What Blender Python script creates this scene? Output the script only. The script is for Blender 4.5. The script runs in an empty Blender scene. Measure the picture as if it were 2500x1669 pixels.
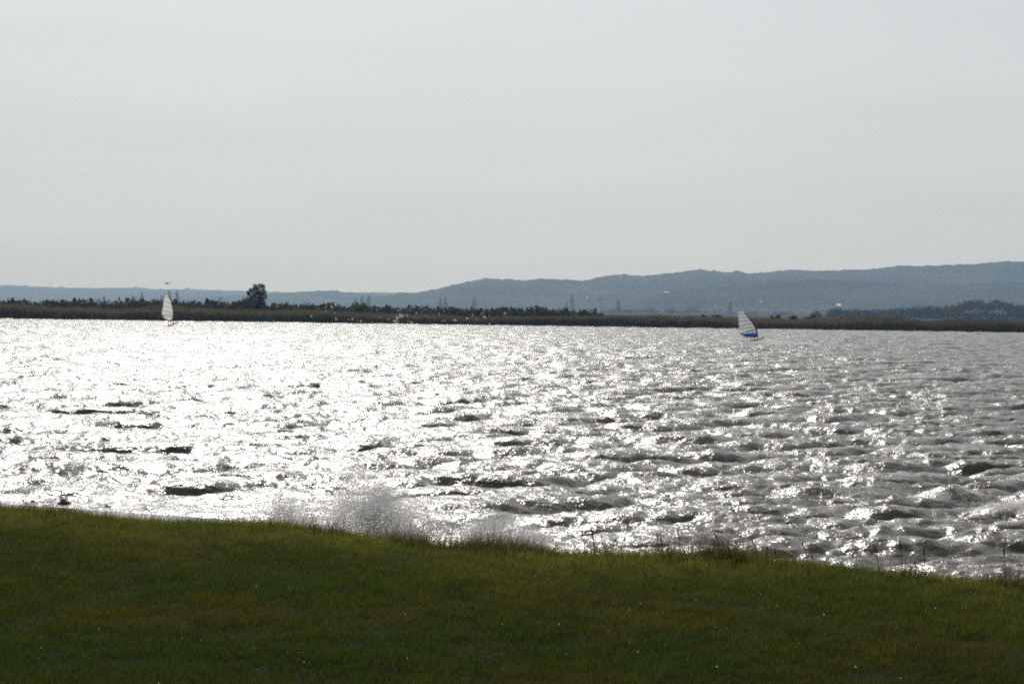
import bpy, bmesh, math, random
import numpy as np
from mathutils import Matrix, Vector, Euler

R = math.radians
sc = bpy.context.scene
C = sc.collection
rng = np.random.default_rng(7)
random.seed(7)

# ------------------------------------------------------------------ camera
F, CX, CY = 5880.0, 1250.0, 834.5          # focal length and centre in photo pixels (2500 x 1669)
EYE = 3.3                                   # metres above the lake
PITCH = math.atan(80.0 / F)
ROLL = math.atan(34.0 / 2500.0)
cam_d = bpy.data.cameras.new('camera')
cam = bpy.data.objects.new('camera', cam_d); C.objects.link(cam); sc.camera = cam
cam_d.sensor_width = 36.0; cam_d.lens = 36.0 * F / 2500.0
cam_d.clip_start = 0.1; cam_d.clip_end = 60000.0
ROT = Matrix.Rotation(math.pi / 2 - PITCH, 3, 'X') @ Matrix.Rotation(ROLL, 3, 'Z')
cam.matrix_world = Matrix.Translation((0, 0, EYE)) @ ROT.to_4x4()

# ------------------------------------------------------------------ sky and sun
VEIL = (2.27, 2.33, 2.39)
SUN_EL, SUN_AZ = R(37.0), R(-7.0)          # azimuth from +Y, negative is left
world = bpy.data.worlds.new('World'); sc.world = world; world.use_nodes = True
world.cycles.sampling_method = 'NONE'
nt = world.node_tree; N = nt.nodes; L = nt.links
N.clear()
out = N.new('ShaderNodeOutputWorld'); bg = N.new('ShaderNodeBackground')
sky = N.new('ShaderNodeTexSky'); sky.sky_type = 'NISHITA'; sky.sun_disc = False
sky.sun_elevation = SUN_EL; sky.sun_rotation = SUN_AZ
sky.altitude = 100; sky.air_density = 1.0; sky.dust_density = 1.0; sky.ozone_density = 1.0
bg.inputs['Strength'].default_value = 0.075
# thin high cloud veil: dense towards the horizon where one looks along it, thinner overhead, with faint streaks
hsv = N.new('ShaderNodeHueSaturation'); hsv.inputs['Saturation'].default_value = 0.55
L.new(sky.outputs[0], hsv.inputs['Color'])
tc = N.new('ShaderNodeTexCoord'); mp = N.new('ShaderNodeMapping'); mp.inputs['Scale'].default_value = (3, 3, 22)
mp.inputs['Rotation'].default_value = (0, R(5), 0)
L.new(tc.outputs['Generated'], mp.inputs['Vector'])
nz = N.new('ShaderNodeTexNoise'); nz.inputs['Scale'].default_value = 1.6; nz.inputs['Detail'].default_value = 4
L.new(mp.outputs[0], nz.inputs['Vector'])
rp = N.new('ShaderNodeMapRange'); rp.inputs['From Min'].default_value = 0.3; rp.inputs['From Max'].default_value = 0.7
rp.inputs['To Min'].default_value = -0.28; rp.inputs['To Max'].default_value = -0.40      # optical depth of the veil
L.new(nz.outputs[0], rp.inputs['Value'])
sx = N.new('ShaderNodeSeparateXYZ'); L.new(tc.outputs['Generated'], sx.inputs[0])
el = N.new('ShaderNodeMath'); el.operation = 'MAXIMUM'; el.inputs[1].default_value = 0.02; L.new(sx.outputs['Z'], el.inputs[0])
od = N.new('ShaderNodeMath'); od.operation = 'DIVIDE'; L.new(rp.outputs[0], od.inputs[0]); L.new(el.outputs[0], od.inputs[1])
ex = N.new('ShaderNodeMath'); ex.operation = 'EXPONENT'; L.new(od.outputs[0], ex.inputs[0])
mx = N.new('ShaderNodeMix'); mx.data_type = 'RGBA'
L.new(ex.outputs[0], mx.inputs['Factor']); L.new(hsv.outputs[0], mx.inputs['B'])
# the veil scatters sunlight forwards: brightest round the sun, fading smoothly away from it
dt = N.new('ShaderNodeVectorMath'); dt.operation = 'DOT_PRODUCT'; L.new(tc.outputs['Generated'], dt.inputs[0])
dt.inputs[1].default_value = (math.sin(SUN_AZ) * math.cos(SUN_EL), math.cos(SUN_AZ) * math.cos(SUN_EL), math.sin(SUN_EL))
GV = 0.42
q1 = N.new('ShaderNodeMath'); q1.operation = 'MULTIPLY_ADD'; q1.inputs[1].default_value = -2 * GV; q1.inputs[2].default_value = 1 + GV * GV; L.new(dt.outputs['Value'], q1.inputs[0])
q2 = N.new('ShaderNodeMath'); q2.operation = 'POWER'; q2.inputs[1].default_value = -1.5; L.new(q1.outputs[0], q2.inputs[0])
q3 = N.new('ShaderNodeVectorMath'); q3.operation = 'SCALE'; q3.inputs[0].default_value = VEIL; q4 = N.new('ShaderNodeMath'); q4.operation = 'ADD'; q4.inputs[1].default_value = 1.0; L.new(q2.outputs[0], q4.inputs[0]); q5 = N.new('ShaderNodeMapRange'); q5.inputs['From Min'].default_value = 0.3; q5.inputs['From Max'].default_value = 0.7; q5.inputs['To Min'].default_value = 0.965; q5.inputs['To Max'].default_value = 1.035; L.new(nz.outputs[0], q5.inputs['Value'])
q6 = N.new('ShaderNodeMath'); q6.operation = 'MULTIPLY'; L.new(q4.outputs[0], q6.inputs[0]); L.new(q5.outputs[0], q6.inputs[1]); L.new(q6.outputs[0], q3.inputs['Scale'])
L.new(q3.outputs[0], mx.inputs['A'])
L.new(mx.outputs['Result'], bg.inputs['Color']); L.new(bg.outputs[0], out.inputs[0])

sun_d = bpy.data.lights.new('sun', 'SUN'); sun = bpy.data.objects.new('sun', sun_d); C.objects.link(sun)
sun_d.energy = 2.9; sun_d.angle = R(0.55); sun_d.color = (1.0, 0.97, 0.925)
sdir = Vector((math.sin(SUN_AZ) * math.cos(SUN_EL), math.cos(SUN_AZ) * math.cos(SUN_EL), math.sin(SUN_EL)))
sun.rotation_euler = sdir.to_track_quat('Z', 'Y').to_euler()
sun.location = (0, 0, 400)
vs = sc.view_settings
vs.view_transform = 'Standard'; vs.look = 'None'; vs.exposure = 0.0; vs.gamma = 1.0; vs.use_curve_mapping = False
sc.render.engine = 'CYCLES'
sc.cycles.max_bounces = 8; sc.cycles.transparent_max_bounces = 16; sc.cycles.volume_bounces = 0
sc.cycles.use_denoising = False; sc.cycles.use_adaptive_sampling = False
sc.cycles.pixel_filter_type = 'BLACKMAN_HARRIS'; sc.cycles.filter_width = 2.0; sc.cycles.sample_clamp_indirect = 2.0

# ------------------------------------------------------------------ helpers
def ray(px, py):
    d = ROT @ Vector(((px - CX) / F, -(py - CY) / F, -1.0)); return d
def at_z(px, py, z):
    d = ray(px, py); t = (z - EYE) / d.z; return Vector((0, 0, EYE)) + d * t
def at_y(px, py, y):
    d = ray(px, py); return Vector((0, 0, EYE)) + d * (y / d.y)

def link(name, me, mat=None, parent=None, smooth=False):
    o = bpy.data.objects.new(name, me); C.objects.link(o)
    if mat is not None and not me.materials: me.materials.append(mat)
    if parent is not None: o.parent = parent
    if smooth: me.shade_smooth()
    return o
def mesh_np(name, v, f, col=None, attr=None, mat_idx=None):
    """v Nx3, f MxK (triangles or quads)"""
    v = np.asarray(v, dtype=np.float32); f = np.asarray(f, dtype=np.int32); k = f.shape[1]
    me = bpy.data.meshes.new(name)
    me.vertices.add(len(v)); me.vertices.foreach_set('co', v.ravel())
    me.loops.add(f.size); me.loops.foreach_set('vertex_index', f.ravel())
    me.polygons.add(len(f)); me.polygons.foreach_set('loop_start', np.arange(len(f), dtype=np.int32) * k)
    if col is not None:
        a = me.attributes.new('col', 'FLOAT_COLOR', 'POINT')
        c4 = np.ones((len(v), 4), dtype=np.float32); c4[:, :3] = col
        a.data.foreach_set('color', c4.ravel())
    for nme, val in (attr or {}).items():
        a = me.attributes.new(nme, 'FLOAT', 'POINT'); a.data.foreach_set('value', np.asarray(val, dtype=np.float32).ravel())
    me.update(calc_edges=True); me.validate()
    return me
def tag(o, label=None, cat=None, group=None, kind=None):
    if label: o['label'] = label
    if cat: o['category'] = cat
    if group: o['group'] = group
    if kind: o['kind'] = kind
    return o
def empty(name, loc, rz=0.0):
    o = bpy.data.objects.new(name, None); C.objects.link(o); o.location = loc; o.rotation_euler = (0, 0, rz)
    o.empty_display_size = 0.2; return o

def tube(pts, rad, n=6, closed_ends=True):
    """tapered tube through points; returns verts, tris (numpy)"""
    pts = [Vector(p) for p in pts]
    rad = [rad] * len(pts) if not hasattr(rad, '__len__') else rad
    V, Fc = [], []
    for i, p in enumerate(pts):
        t = (pts[min(i + 1, len(pts) - 1)] - pts[max(i - 1, 0)]).normalized()
        a = t.orthogonal().normalized() if i == 0 else (a - t * a.dot(t)).normalized()
        b = t.cross(a)
        for k in range(n):
            th = 2 * math.pi * k / n
            V.append(p + (a * math.cos(th) + b * math.sin(th)) * rad[i])
    for i in range(len(pts) - 1):
        for k in range(n):
            q = [i * n + k, i * n + (k + 1) % n, (i + 1) * n + (k + 1) % n, (i + 1) * n + k]
            Fc += [[q[0], q[1], q[2]], [q[0], q[2], q[3]]]
    if closed_ends:
        for base in (0, (len(pts) - 1) * n):
            V.append(pts[0] if base == 0 else pts[-1]); c = len(V) - 1
            for k in range(n): Fc.append([c, base + k, base + (k + 1) % n])
    return np.array([tuple(v) for v in V]), np.array(Fc)
def join(parts):
    V, Fc, o = [], [], 0
    for v, f in parts:
        V.append(np.asarray(v)); Fc.append(np.asarray(f) + o); o += len(v)
    return np.concatenate(V), np.concatenate(Fc)

# value noise on numpy arrays
def vnoise(x, y, seed=0):
    g = np.random.default_rng(seed).random((256, 256))
    xi = np.floor(x).astype(int); yi = np.floor(y).astype(int); fx = x - xi; fy = y - yi
    fx = fx * fx * (3 - 2 * fx); fy = fy * fy * (3 - 2 * fy)
    a = g[xi % 256, yi % 256]; b = g[(xi + 1) % 256, yi % 256]; c = g[xi % 256, (yi + 1) % 256]; d = g[(xi + 1) % 256, (yi + 1) % 256]
    return (a * (1 - fx) + b * fx) * (1 - fy) + (c * (1 - fx) + d * fx) * fy
def fbm(x, y, seed=0, oct=4):
    s, amp, tot = 0, 1.0, 0
    for i in range(oct):
        s = s + amp * vnoise(x * 2 ** i + 13.7 * i, y * 2 ** i + 5.1 * i, seed + i); tot += amp; amp *= 0.5
    return s / tot

# ------------------------------------------------------------------ materials
def newmat(name):
    m = bpy.data.materials.new(name); m.use_nodes = True
    return m, m.node_tree.nodes, m.node_tree.links, m.node_tree.nodes['Principled BSDF']
def plain(name, col, rough=0.6, spec=0.5, noise=0.0, nscale=5.0, metallic=0.0):
    m, n, l, b = newmat(name)
    b.inputs['Base Color'].default_value = (*col, 1); b.inputs['Roughness'].default_value = rough
    b.inputs['Specular IOR Level'].default_value = spec; b.inputs['Metallic'].default_value = metallic
    if noise > 0:
        t = n.new('ShaderNodeTexCoord'); z = n.new('ShaderNodeTexNoise'); z.inputs['Scale'].default_value = nscale; z.inputs['Detail'].default_value = 5
        l.new(t.outputs['Object'], z.inputs['Vector'])
        r = n.new('ShaderNodeMix'); r.data_type = 'RGBA'
        r.inputs['A'].default_value = (*[c * (1 - noise) for c in col], 1); r.inputs['B'].default_value = (*[min(1, c * (1 + noise)) for c in col], 1)
        l.new(z.outputs[0], r.inputs['Factor']); l.new(r.outputs['Result'], b.inputs['Base Color'])
    return m
def leafy(name, trans=0.45, gloss=0.06, rough=0.4, tint=(1, 1, 1)):
    """foliage and blades: colour attribute, part of the light passes through"""
    m, n, l, b = newmat(name)
    n.remove(b); o = n['Material Output']
    at = n.new('ShaderNodeAttribute'); at.attribute_name = 'col'
    d = n.new('ShaderNodeBsdfDiffuse'); t = n.new('ShaderNodeBsdfTranslucent'); g = n.new('ShaderNodeBsdfGlossy')
    g.inputs['Roughness'].default_value = rough; g.inputs['Color'].default_value = (0.8, 0.8, 0.8, 1)
    tm = n.new('ShaderNodeMix'); tm.data_type = 'RGBA'; tm.blend_type = 'MULTIPLY'; tm.inputs['Factor'].default_value = 1
    tm.inputs['B'].default_value = (*tint, 1)
    l.new(at.outputs['Color'], d.inputs['Color']); l.new(at.outputs['Color'], tm.inputs['A']); l.new(tm.outputs['Result'], t.inputs['Color'])
    m1 = n.new('ShaderNodeMixShader'); m1.inputs[0].default_value = trans
    l.new(d.outputs[0], m1.inputs[1]); l.new(t.outputs[0], m1.inputs[2])
    m2 = n.new('ShaderNodeMixShader'); m2.inputs[0].default_value = gloss
    l.new(m1.outputs[0], m2.inputs[1]); l.new(g.outputs[0], m2.inputs[2]); l.new(m2.outputs[0], o.inputs['Surface'])
    return m

def water_mat(name, base, foamcol, bump=1.0, rough=0.1):
    m, n, l, b = newmat(name)
    b.inputs['Roughness'].default_value = rough; b.inputs['IOR'].default_value = 1.333
    # cloudy water: light enters thin crests and comes out again
    b.inputs['Subsurface Weight'].default_value = 0.7; b.inputs['Subsurface Radius'].default_value = (0.9, 0.62, 0.34); b.inputs['Subsurface Scale'].default_value = 0.35
    tcn = n.new('ShaderNodeTexCoord')
    bumps = None
    for scale, dist, stretch in ((2.6, 0.05, 1.5), (9.0, 0.022, 1.3), (30.0, 0.007, 1.0)):
        mpn = n.new('ShaderNodeMapping'); mpn.inputs['Scale'].default_value = (1.0, stretch, 1.0)
        mpn.inputs['Rotation'].default_value = (0, 0, R(8))
        l.new(tcn.outputs['Object'], mpn.inputs['Vector'])
        z = n.new('ShaderNodeTexNoise'); z.inputs['Scale'].default_value = scale; z.inputs['Detail'].default_value = 2.0
        l.new(mpn.outputs[0], z.inputs['Vector'])
        bn = n.new('ShaderNodeBump'); bn.inputs['Strength'].default_value = 1.0; bn.inputs['Distance'].default_value = dist * bump
        l.new(z.outputs[0], bn.inputs['Height'])
        if bumps is not None: l.new(bumps.outputs[0], bn.inputs['Normal'])
        bumps = bn
    l.new(bumps.outputs[0], b.inputs['Normal'])
    fa = n.new('ShaderNodeAttribute'); fa.attribute_name = 'foam'
    fz = n.new('ShaderNodeTexNoise'); fz.inputs['Scale'].default_value = 7.0; fz.inputs['Detail'].default_value = 6
    l.new(tcn.outputs['Object'], fz.inputs['Vector'])
    mu = n.new('ShaderNodeMath'); mu.operation = 'MULTIPLY_ADD'; mu.inputs[1].default_value = 1.6; mu.inputs[2].default_value = -0.8
    l.new(fz.outputs[0], mu.inputs[0])
    ad = n.new('ShaderNodeMath'); ad.operation = 'ADD'; l.new(fa.outputs['Fac'], ad.inputs[0]); l.new(mu.outputs[0], ad.inputs[1])
    mr = n.new('ShaderNodeMapRange'); mr.inputs['From Min'].default_value = 0.35; mr.inputs['From Max'].default_value = 0.8
    l.new(ad.outputs[0], mr.inputs['Value'])
    cm = n.new('ShaderNodeMix'); cm.data_type = 'RGBA'; cm.inputs['A'].default_value = (*base, 1); cm.inputs['B'].default_value = (*foamcol, 1)
    l.new(mr.outputs[0], cm.inputs['Factor']); l.new(cm.outputs['Result'], b.inputs['Base Color'])
    rm = n.new('ShaderNodeMix'); rm.data_type = 'FLOAT'; rm.inputs['A'].default_value = rough; rm.inputs['B'].default_value = 0.6
    l.new(mr.outputs[0], rm.inputs['Factor']); l.new(rm.outputs['Result'], b.inputs['Roughness'])
    return m

# ------------------------------------------------------------------ shoreline (from the photograph, on the lawn's own level)
LAWN_Z, LEDGE_Z = 0.50, 0.16
edge_px = [(0, 1248), (200, 1262), (400, 1279), (690, 1293), (870, 1318), (1060, 1338), (1300, 1350), (1500, 1360), (1700, 1368), (1900, 1378), (2060, 1392), (2250, 1414), (2500, 1438)]
edge_pts = [at_z(x, y, LAWN_Z) for x, y in edge_px]
EX = np.array([p.x for p in edge_pts]); EY = np.array([p.y for p in edge_pts])
def y_edge(x):
    x = np.asarray(x, dtype=float)
    y = np.interp(x, EX, EY)
    sl, sr = (EY[1] - EY[0]) / (EX[1] - EX[0]), (EY[-1] - EY[-2]) / (EX[-1] - EX[-2])
    y = np.where(x < EX[0], EY[0] + sl * 0.6 * (x - EX[0]), y); y = np.where(x > EX[-1], EY[-1] + sr * 0.35 * (x - EX[-1]), y)
    return y
led_px = [(0, 1229), (370, 1254), (690, 1278)]
led = [at_z(x, y, LEDGE_Z) for x, y in led_px]
LX = [led[0].x - 20, led[0].x, led[1].x, led[2].x, 0.5, 5.6, 30]
LY = [led[0].y + 2.0, led[0].y, led[1].y, led[2].y, float(y_edge(0.5)) + 1.3, float(y_edge(5.6)) + 1.2, float(y_edge(30.)) + 1.2]
def y_ledge(x): return np.interp(x, LX, LY)

def lawn_z(x, y):
    d = y_edge(x) - y
    z = LAWN_Z - 0.18 * np.clip(d / 14.0, 0, 1) ** 1.2
    z = z + np.clip((13.0 - y) / 11.0, 0, 1) ** 1.5 * 1.35
    z = z + (fbm(x * 0.35, y * 0.35, 3, 3) - 0.5) * 0.09
    return z

# lawn sheet
xs = np.linspace(-70, 70, 281); ts = np.concatenate([np.linspace(-40, 8, 25), np.linspace(9, 24, 31)])
ye = y_edge(xs)
rows = [np.stack([xs, np.full_like(xs, t), lawn_z(xs, np.full_like(xs, t))], 1) for t in ts if t < 12]
for k in np.linspace(0, 1, 60):
    yy = 12 + (ye - 12) * k; rows.append(np.stack([xs, yy, lawn_z(xs, yy)], 1))
for dy, z in ((0.18, 0.44), (0.35, 0.3), (0.6, 0.05), (0.8, -0.8)):
    rows.append(np.stack([xs, ye + dy, np.full_like(xs, z) + (rng.random(len(xs)) - 0.5) * 0.05], 1))
V = np.concatenate(rows); nr, nc = len(rows), len(xs)
idx = np.arange(nr * nc).reshape(nr, nc)
Q = np.stack([idx[:-1, :-1].ravel(), idx[:-1, 1:].ravel(), idx[1:, 1:].ravel(), idx[1:, :-1].ravel()], 1)
soil = plain('lawn_soil', (0.018, 0.020, 0.008), 0.95, 0.05, 0.5, 3.0)
tag(link('lawn', mesh_np('lawn', V, Q), soil, smooth=True), 'mown green lawn sloping to the lake', None, None, 'structure')

# wet stone ledge between lawn and lake
m, n, l, b = newmat('wet_stone')
b.inputs['Base Color'].default_value = (0.16, 0.155, 0.145, 1); b.inputs['Roughness'].default_value = 0.09; b.inputs['IOR'].default_value = 1.34
t_ = n.new('ShaderNodeTexCoord'); z_ = n.new('ShaderNodeTexNoise'); z_.inputs['Scale'].default_value = 5; z_.inputs['Detail'].default_value = 4
l.new(t_.outputs['Object'], z_.inputs['Vector'])
bp = n.new('ShaderNodeBump'); bp.inputs['Distance'].default_value = 0.004; l.new(z_.outputs[0], bp.inputs['Height'])
z2 = n.new('ShaderNodeTexNoise'); z2.inputs['Scale'].default_value = 38; l.new(t_.outputs['Object'], z2.inputs['Vector'])
bp2 = n.new('ShaderNodeBump'); bp2.inputs['Distance'].default_value = 0.0009; l.new(z2.outputs[0], bp2.inputs['Height']); l.new(bp.outputs[0], bp2.inputs['Normal'])
l.new(bp2.outputs[0], b.inputs['Normal'])
wet = m
rows = []
yl = y_ledge(xs)
for yy, z in ((ye + 0.1, 0.28), (ye + 0.45, 0.235), (ye * 0.5 + yl * 0.5, 0.2), (yl - 0.05, LEDGE_Z + 0.005), (yl, LEDGE_Z - 0.02), (yl + 0.02, -1.2)):
    rows.append(np.stack([xs, yy, np.full_like(xs, z)], 1))
V = np.concatenate(rows); nr = len(rows); idx = np.arange(nr * nc).reshape(nr, nc)
Q = np.stack([idx[:-1, :-1].ravel(), idx[:-1, 1:].ravel(), idx[1:, 1:].ravel(), idx[1:, :-1].ravel()], 1)
tag(link('shore_ledge', mesh_np('shore_ledge', V, Q), wet, smooth=False), 'wet flat stone ledge between lawn and lake', None, None, 'structure')

# ------------------------------------------------------------------ lake: wind waves from an inverse FFT of a lake spectrum
SHORE_Y = 476.0
def wave_tile(Lt, Nn, lam_p, lam_min, lam_max, hs, wind, seed, spread=3.0, power=-4.0, floor=0.05):
    g = np.random.default_rng(seed)
    k1 = np.fft.fftfreq(Nn, 1.0 / Nn) * 2 * np.pi / Lt
    kx, ky = np.meshgrid(k1, k1, indexing='ij'); k = np.hypot(kx, ky); k[0, 0] = 1
    kp = 2 * np.pi / lam_p
    cosd = (kx * wind[0] + ky * wind[1]) / k
    D = np.where(cosd > 0, cosd, 0) ** spread + floor
    P = k ** power * np.exp(-1.25 * (kp / k) ** 2) * D
    P *= (k < 2 * np.pi / lam_min) & (k > 2 * np.pi / lam_max); P[0, 0] = 0
    H = np.sqrt(P) * (g.normal(size=k.shape) + 1j * g.normal(size=k.shape))
    h = np.fft.ifft2(H).real; s = hs / 4 / h.std(); h *= s; H = H * s
    dx = np.fft.ifft2(-1j * kx / k * H).real; dy = np.fft.ifft2(-1j * ky / k * H).real
    ddx = Lt / Nn
    jxx = (np.roll(dx, -1, 0) - np.roll(dx, 1, 0)) / (2 * ddx); jyy = (np.roll(dy, -1, 1) - np.roll(dy, 1, 1)) / (2 * ddx)
    jxy = (np.roll(dx, -1, 1) - np.roll(dx, 1, 1)) / (2 * ddx)
    return Lt, Nn, h, dx, dy, jxx, jyy, jxy
def sample(tile, x, y, rot, fields):
    Lt, Nn = tile[:2]; c, s = math.cos(rot), math.sin(rot)
    u = (c * x + s * y) / Lt * Nn; v = (-s * x + c * y) / Lt * Nn
    i = np.floor(u).astype(int); j = np.floor(v).astype(int); fu = u - i; fv = v - j
    i0, i1, j0, j1 = i % Nn, (i + 1) % Nn, j % Nn, (j + 1) % Nn
    res = []
    for q in fields:
        A = tile[q]
        res.append((A[i0, j0] * (1 - fu) + A[i1, j0] * fu) * (1 - fv) + (A[i0, j1] * (1 - fu) + A[i1, j1] * fu) * fv)
    return res
ROTT = R(31)
RIG_D = (373.0, 284.0)
RIGS = [tuple(at_y(422, 788, RIG_D[0]))[:2], tuple(at_y(1850, 827, RIG_D[1]))[:2]]
wd = np.array([0.42, -0.9075])                # the wind drives the waves on to the near shore
c_, s_ = math.cos(ROTT), math.sin(ROTT)
wloc = (c_ * wd[0] + s_ * wd[1], -s_ * wd[0] + c_ * wd[1])
T1 = wave_tile(97.0, 1024, 4.6, 0.5, 16.0, 0.46, wloc, 11, 4.5, -4.0, 0.03)
T2 = wave_tile(31.0, 1024, 0.9, 0.17, 0.42, 0.049, wloc, 12, 1.1)
NEAR, FAR, NR = 21.0, 520.0, 900
tt = np.concatenate([-np.geomspace(1.6, 0.30, 24), np.linspace(-0.292, 0.292, 620), np.geomspace(0.30, 1.6, 24)])
yr = np.geomspace(NEAR, FAR, NR)
X = tt[None, :] * (yr[:, None] + 6.0); Y = np.repeat(yr[:, None], len(tt), 1)
h, dx, dy, jxx, jyy, jxy = sample(T1, X, Y, ROTT, (2, 3, 4, 5, 6, 7))
g2 = T2[2]; SLOPES = (np.gradient(T1[2], 97 / 1024)[0].std(), np.gradient(g2, 31 / 1024)[0].std())
h = 0.21 * np.tanh(h / 0.21)
h2, dx2, dy2 = sample(T2, X, Y, R(-17) + ROTT, (2, 3, 4))
CH = 1.2
ddx_w, ddy_w = c_ * dx - s_ * dy, s_ * dx + c_ * dy
dsh = Y - y_ledge(X)
amp = 0.25 + 0.75 * np.clip((dsh + 0.5) / np.where(X < 0, 9.0, 5.5), 0, 1) ** 1.0
for rx_, ry_ in RIGS: amp = amp * (1 - 0.88 * np.exp(-((X - rx_) / 2.6) ** 4) * np.clip((Y - ry_ + 45) / 15, 0, 1) * np.clip((ry_ + 12 - Y) / 8, 0, 1))
J = (1 + CH * jxx) * (1 + CH * jyy) - (CH * jxy) ** 2
foam = np.clip((0.42 - J) / 0.5, 0, 1)
gust = 0.45 + 1.1 * fbm(X * .16, Y * .07, 83, 3)
Z = (h + h2 * np.clip(0.9 + 0.25 * h / 0.11, 0.6, 1.4) * gust) * amp
PX = X + CH * ddx_w * amp; PY = Y + CH * ddy_w * amp - 0.65 * np.maximum(h + 0.02, 0) * amp
# steep breakers close to the right-hand shore and some farther out: (photo x, y, half length, height)
for bx, by, hl, hh in ((2350, 1205, 0.6, 0.24), (2480, 1240, 0.6, 0.12), (1410, 928, 0.9, 0.12), (2060, 1012, 0.9, 0.12), (1640, 1075, 1.5, 0.10), (1370, 1000, 1.6, 0.10)):
    p = at_z(bx, by, 0.1)
    a = (X - p.x) * 0.97 + (Y - p.y) * 0.22; bq = (Y - p.y) * 0.97 - (X - p.x) * 0.22
    prof = np.where(bq < 0, np.exp(-(bq / 0.26) ** 2), np.exp(-(bq / 0.8) ** 2)) * np.exp(-(a / hl) ** 4)
    Z += hh * prof; PY -= 0.45 * hh * prof
    foam = np.maximum(foam, np.where((bq > -0.4) & (bq < 0.1), 1, 0) * np.exp(-(a / hl) ** 4) * (0.45 + 0.6 * vnoise(X * 5, Y * 5, 5)) * (0.9 if hl < .75 else 0.35))
wash = np.clip(1 - dsh / 1.9, 0, 1) * np.clip((dsh + 0.6) / .4, 0, 1) * np.clip((X + 4.5) / 2.0, 0.15, 1)      # foam where the waves run up the ledge
foam = np.maximum(foam, wash * (0.1 + 1.0 * fbm(X * 2.2, Y * 1.6, 95, 3)))
V = np.stack([PX, PY, Z], -1).reshape(-1, 3)
nc = len(tt); idx = np.arange(NR * nc).reshape(NR, nc)
Q = np.stack([idx[:-1, :-1].ravel(), idx[:-1, 1:].ravel(), idx[1:, 1:].ravel(), idx[1:, :-1].ravel()], 1)
lake_m = water_mat('lake_water', (0.112, 0.099, 0.077), (0.50, 0.48, 0.44), 1.3, 0.24)
tag(link('lake', mesh_np('lake', V, Q, attr={'foam': foam}), lake_m, smooth=True), 'rough wind-blown grey brown lake glittering in the sun', None, None, 'structure')
del X, Y, h, dx, dy, V, Q, T1

# ------------------------------------------------------------------ far land: plain and hills
def sheet(name, xsv, ysv, zfun, mat, smooth=True):
    X, Y = np.meshgrid(xsv, ysv); Z = zfun(X, Y); nr, nc = X.shape
    idx = np.arange(nr * nc).reshape(nr, nc)
    Q = np.stack([idx[:-1, :-1].ravel(), idx[:-1, 1:].ravel(), idx[1:, 1:].ravel(), idx[1:, :-1].ravel()], 1)
    return link(name, mesh_np(name, np.stack([X, Y, Z], -1).reshape(-1, 3), Q), mat, smooth=smooth)
def field_mat(name, a, bcol, scale, rough=0.95):
    m, n, l, b = newmat(name)
    t = n.new('ShaderNodeTexCoord'); z = n.new('ShaderNodeTexNoise'); z.inputs['Scale'].default_value = scale; z.inputs['Detail'].default_value = 6
    l.new(t.outputs['Object'], z.inputs['Vector'])
    r = n.new('ShaderNodeValToRGB'); r.color_ramp.elements[0].position = 0.42; r.color_ramp.elements[1].position = 0.62
    r.color_ramp.elements[0].color = (*a, 1); r.color_ramp.elements[1].color = (*bcol, 1)
    l.new(z.outputs[0], r.inputs[0]); l.new(r.outputs[0], b.inputs['Base Color'])
    b.inputs['Roughness'].default_value = rough; b.inputs['Specular IOR Level'].default_value = 0.05
    return m
plain_m = field_mat('marsh_meadow', (0.020, 0.026, 0.016), (0.034, 0.036, 0.022), 0.004)
ysv = np.concatenate([np.linspace(474, 500, 14), np.geomspace(510, 14500, 60)])
tag(sheet('plain', np.linspace(-7000, 7000, 71), ysv, lambda X, Y: np.where(Y < 477, -0.6, 0.35) + 0.1 * (vnoise(X * .03, Y * .03, 2)), plain_m), 'flat marsh land behind the far shore', None, None, 'structure')

hill_m = field_mat('wooded_hillside', (0.012, 0.018, 0.012), (0.045, 0.050, 0.034), 0.0045)
def hill(name, prof, dist, depth, base_px, seed, bump, xpad=0):
    """ridge whose crest line runs through the traced skyline at its own distance; slopes fall both ways"""
    P = [at_y(x, y, dist) for x, y in prof]
    hx = np.array([p.x for p in P]); hz = np.array([p.z for p in P])
    x0, x1 = hx[0] - xpad, hx[-1] + xpad
    xsv = np.linspace(x0, x1, 1500); ysv = np.linspace(dist - depth, dist + depth * 0.6, 42)
    def zf(X, Y):
        crest = np.interp(X, hx, hz)
        t = (Y - dist) / depth
        s = np.where(t < 0, 0.5 + 0.5 * np.cos(np.pi * np.clip(-t, 0, 1)), 0.5 + 0.5 * np.cos(np.pi * np.clip(t / 0.6, 0, 1)))
        spur = (fbm(X / (depth * 0.28), Y / (depth * 0.4), seed, 3) - 0.5) * 0.5 * np.clip(-t * 2.2, 0, 1)
        z = crest * np.clip(s + spur * s, 0, 1.0)
        trees = (1.1 * vnoise(X / 26.0, Y / 40.0, seed + 5) ** 2 + 0.9 * vnoise(X / 9.0, Y / 30.0, seed + 6) ** 1.5 + 1.6 * np.clip(vnoise(X / 17.0, Y / 60.0, seed + 7) - .78, 0, 1) * 4) * bump - bump * .6
        return np.where(s > 0.01, z + trees * np.clip(s * 3, 0, 1), -3)
    return tag(sheet(name, xsv, ysv, zf, hill_m, smooth=False), None, None, None, 'structure')
hill('hills', [(860, 742), (910, 728), (960, 720), (1022, 715), (1086, 703), (1128, 692), (1181, 682), (1224, 684), (1277, 686), (1341, 683), (1394, 684), (1421, 687), (1447, 681), (1479, 673), (1522, 671), (1559, 674), (1596, 671), (1639, 667), (1681, 662), (1708, 659), (1745, 664), (1788, 665), (1830, 669), (1873, 665), (1916, 660), (1969, 660), (2022, 661), (2086, 659), (2128, 657), (2192, 650), (2208, 648), (2256, 650), (2320, 646), (2373, 645), (2437, 640), (2469, 638), (2500, 638), (2700, 632), (3000, 640), (3400, 660)], 6200, 1250, 0, 21, 2.8)
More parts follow.
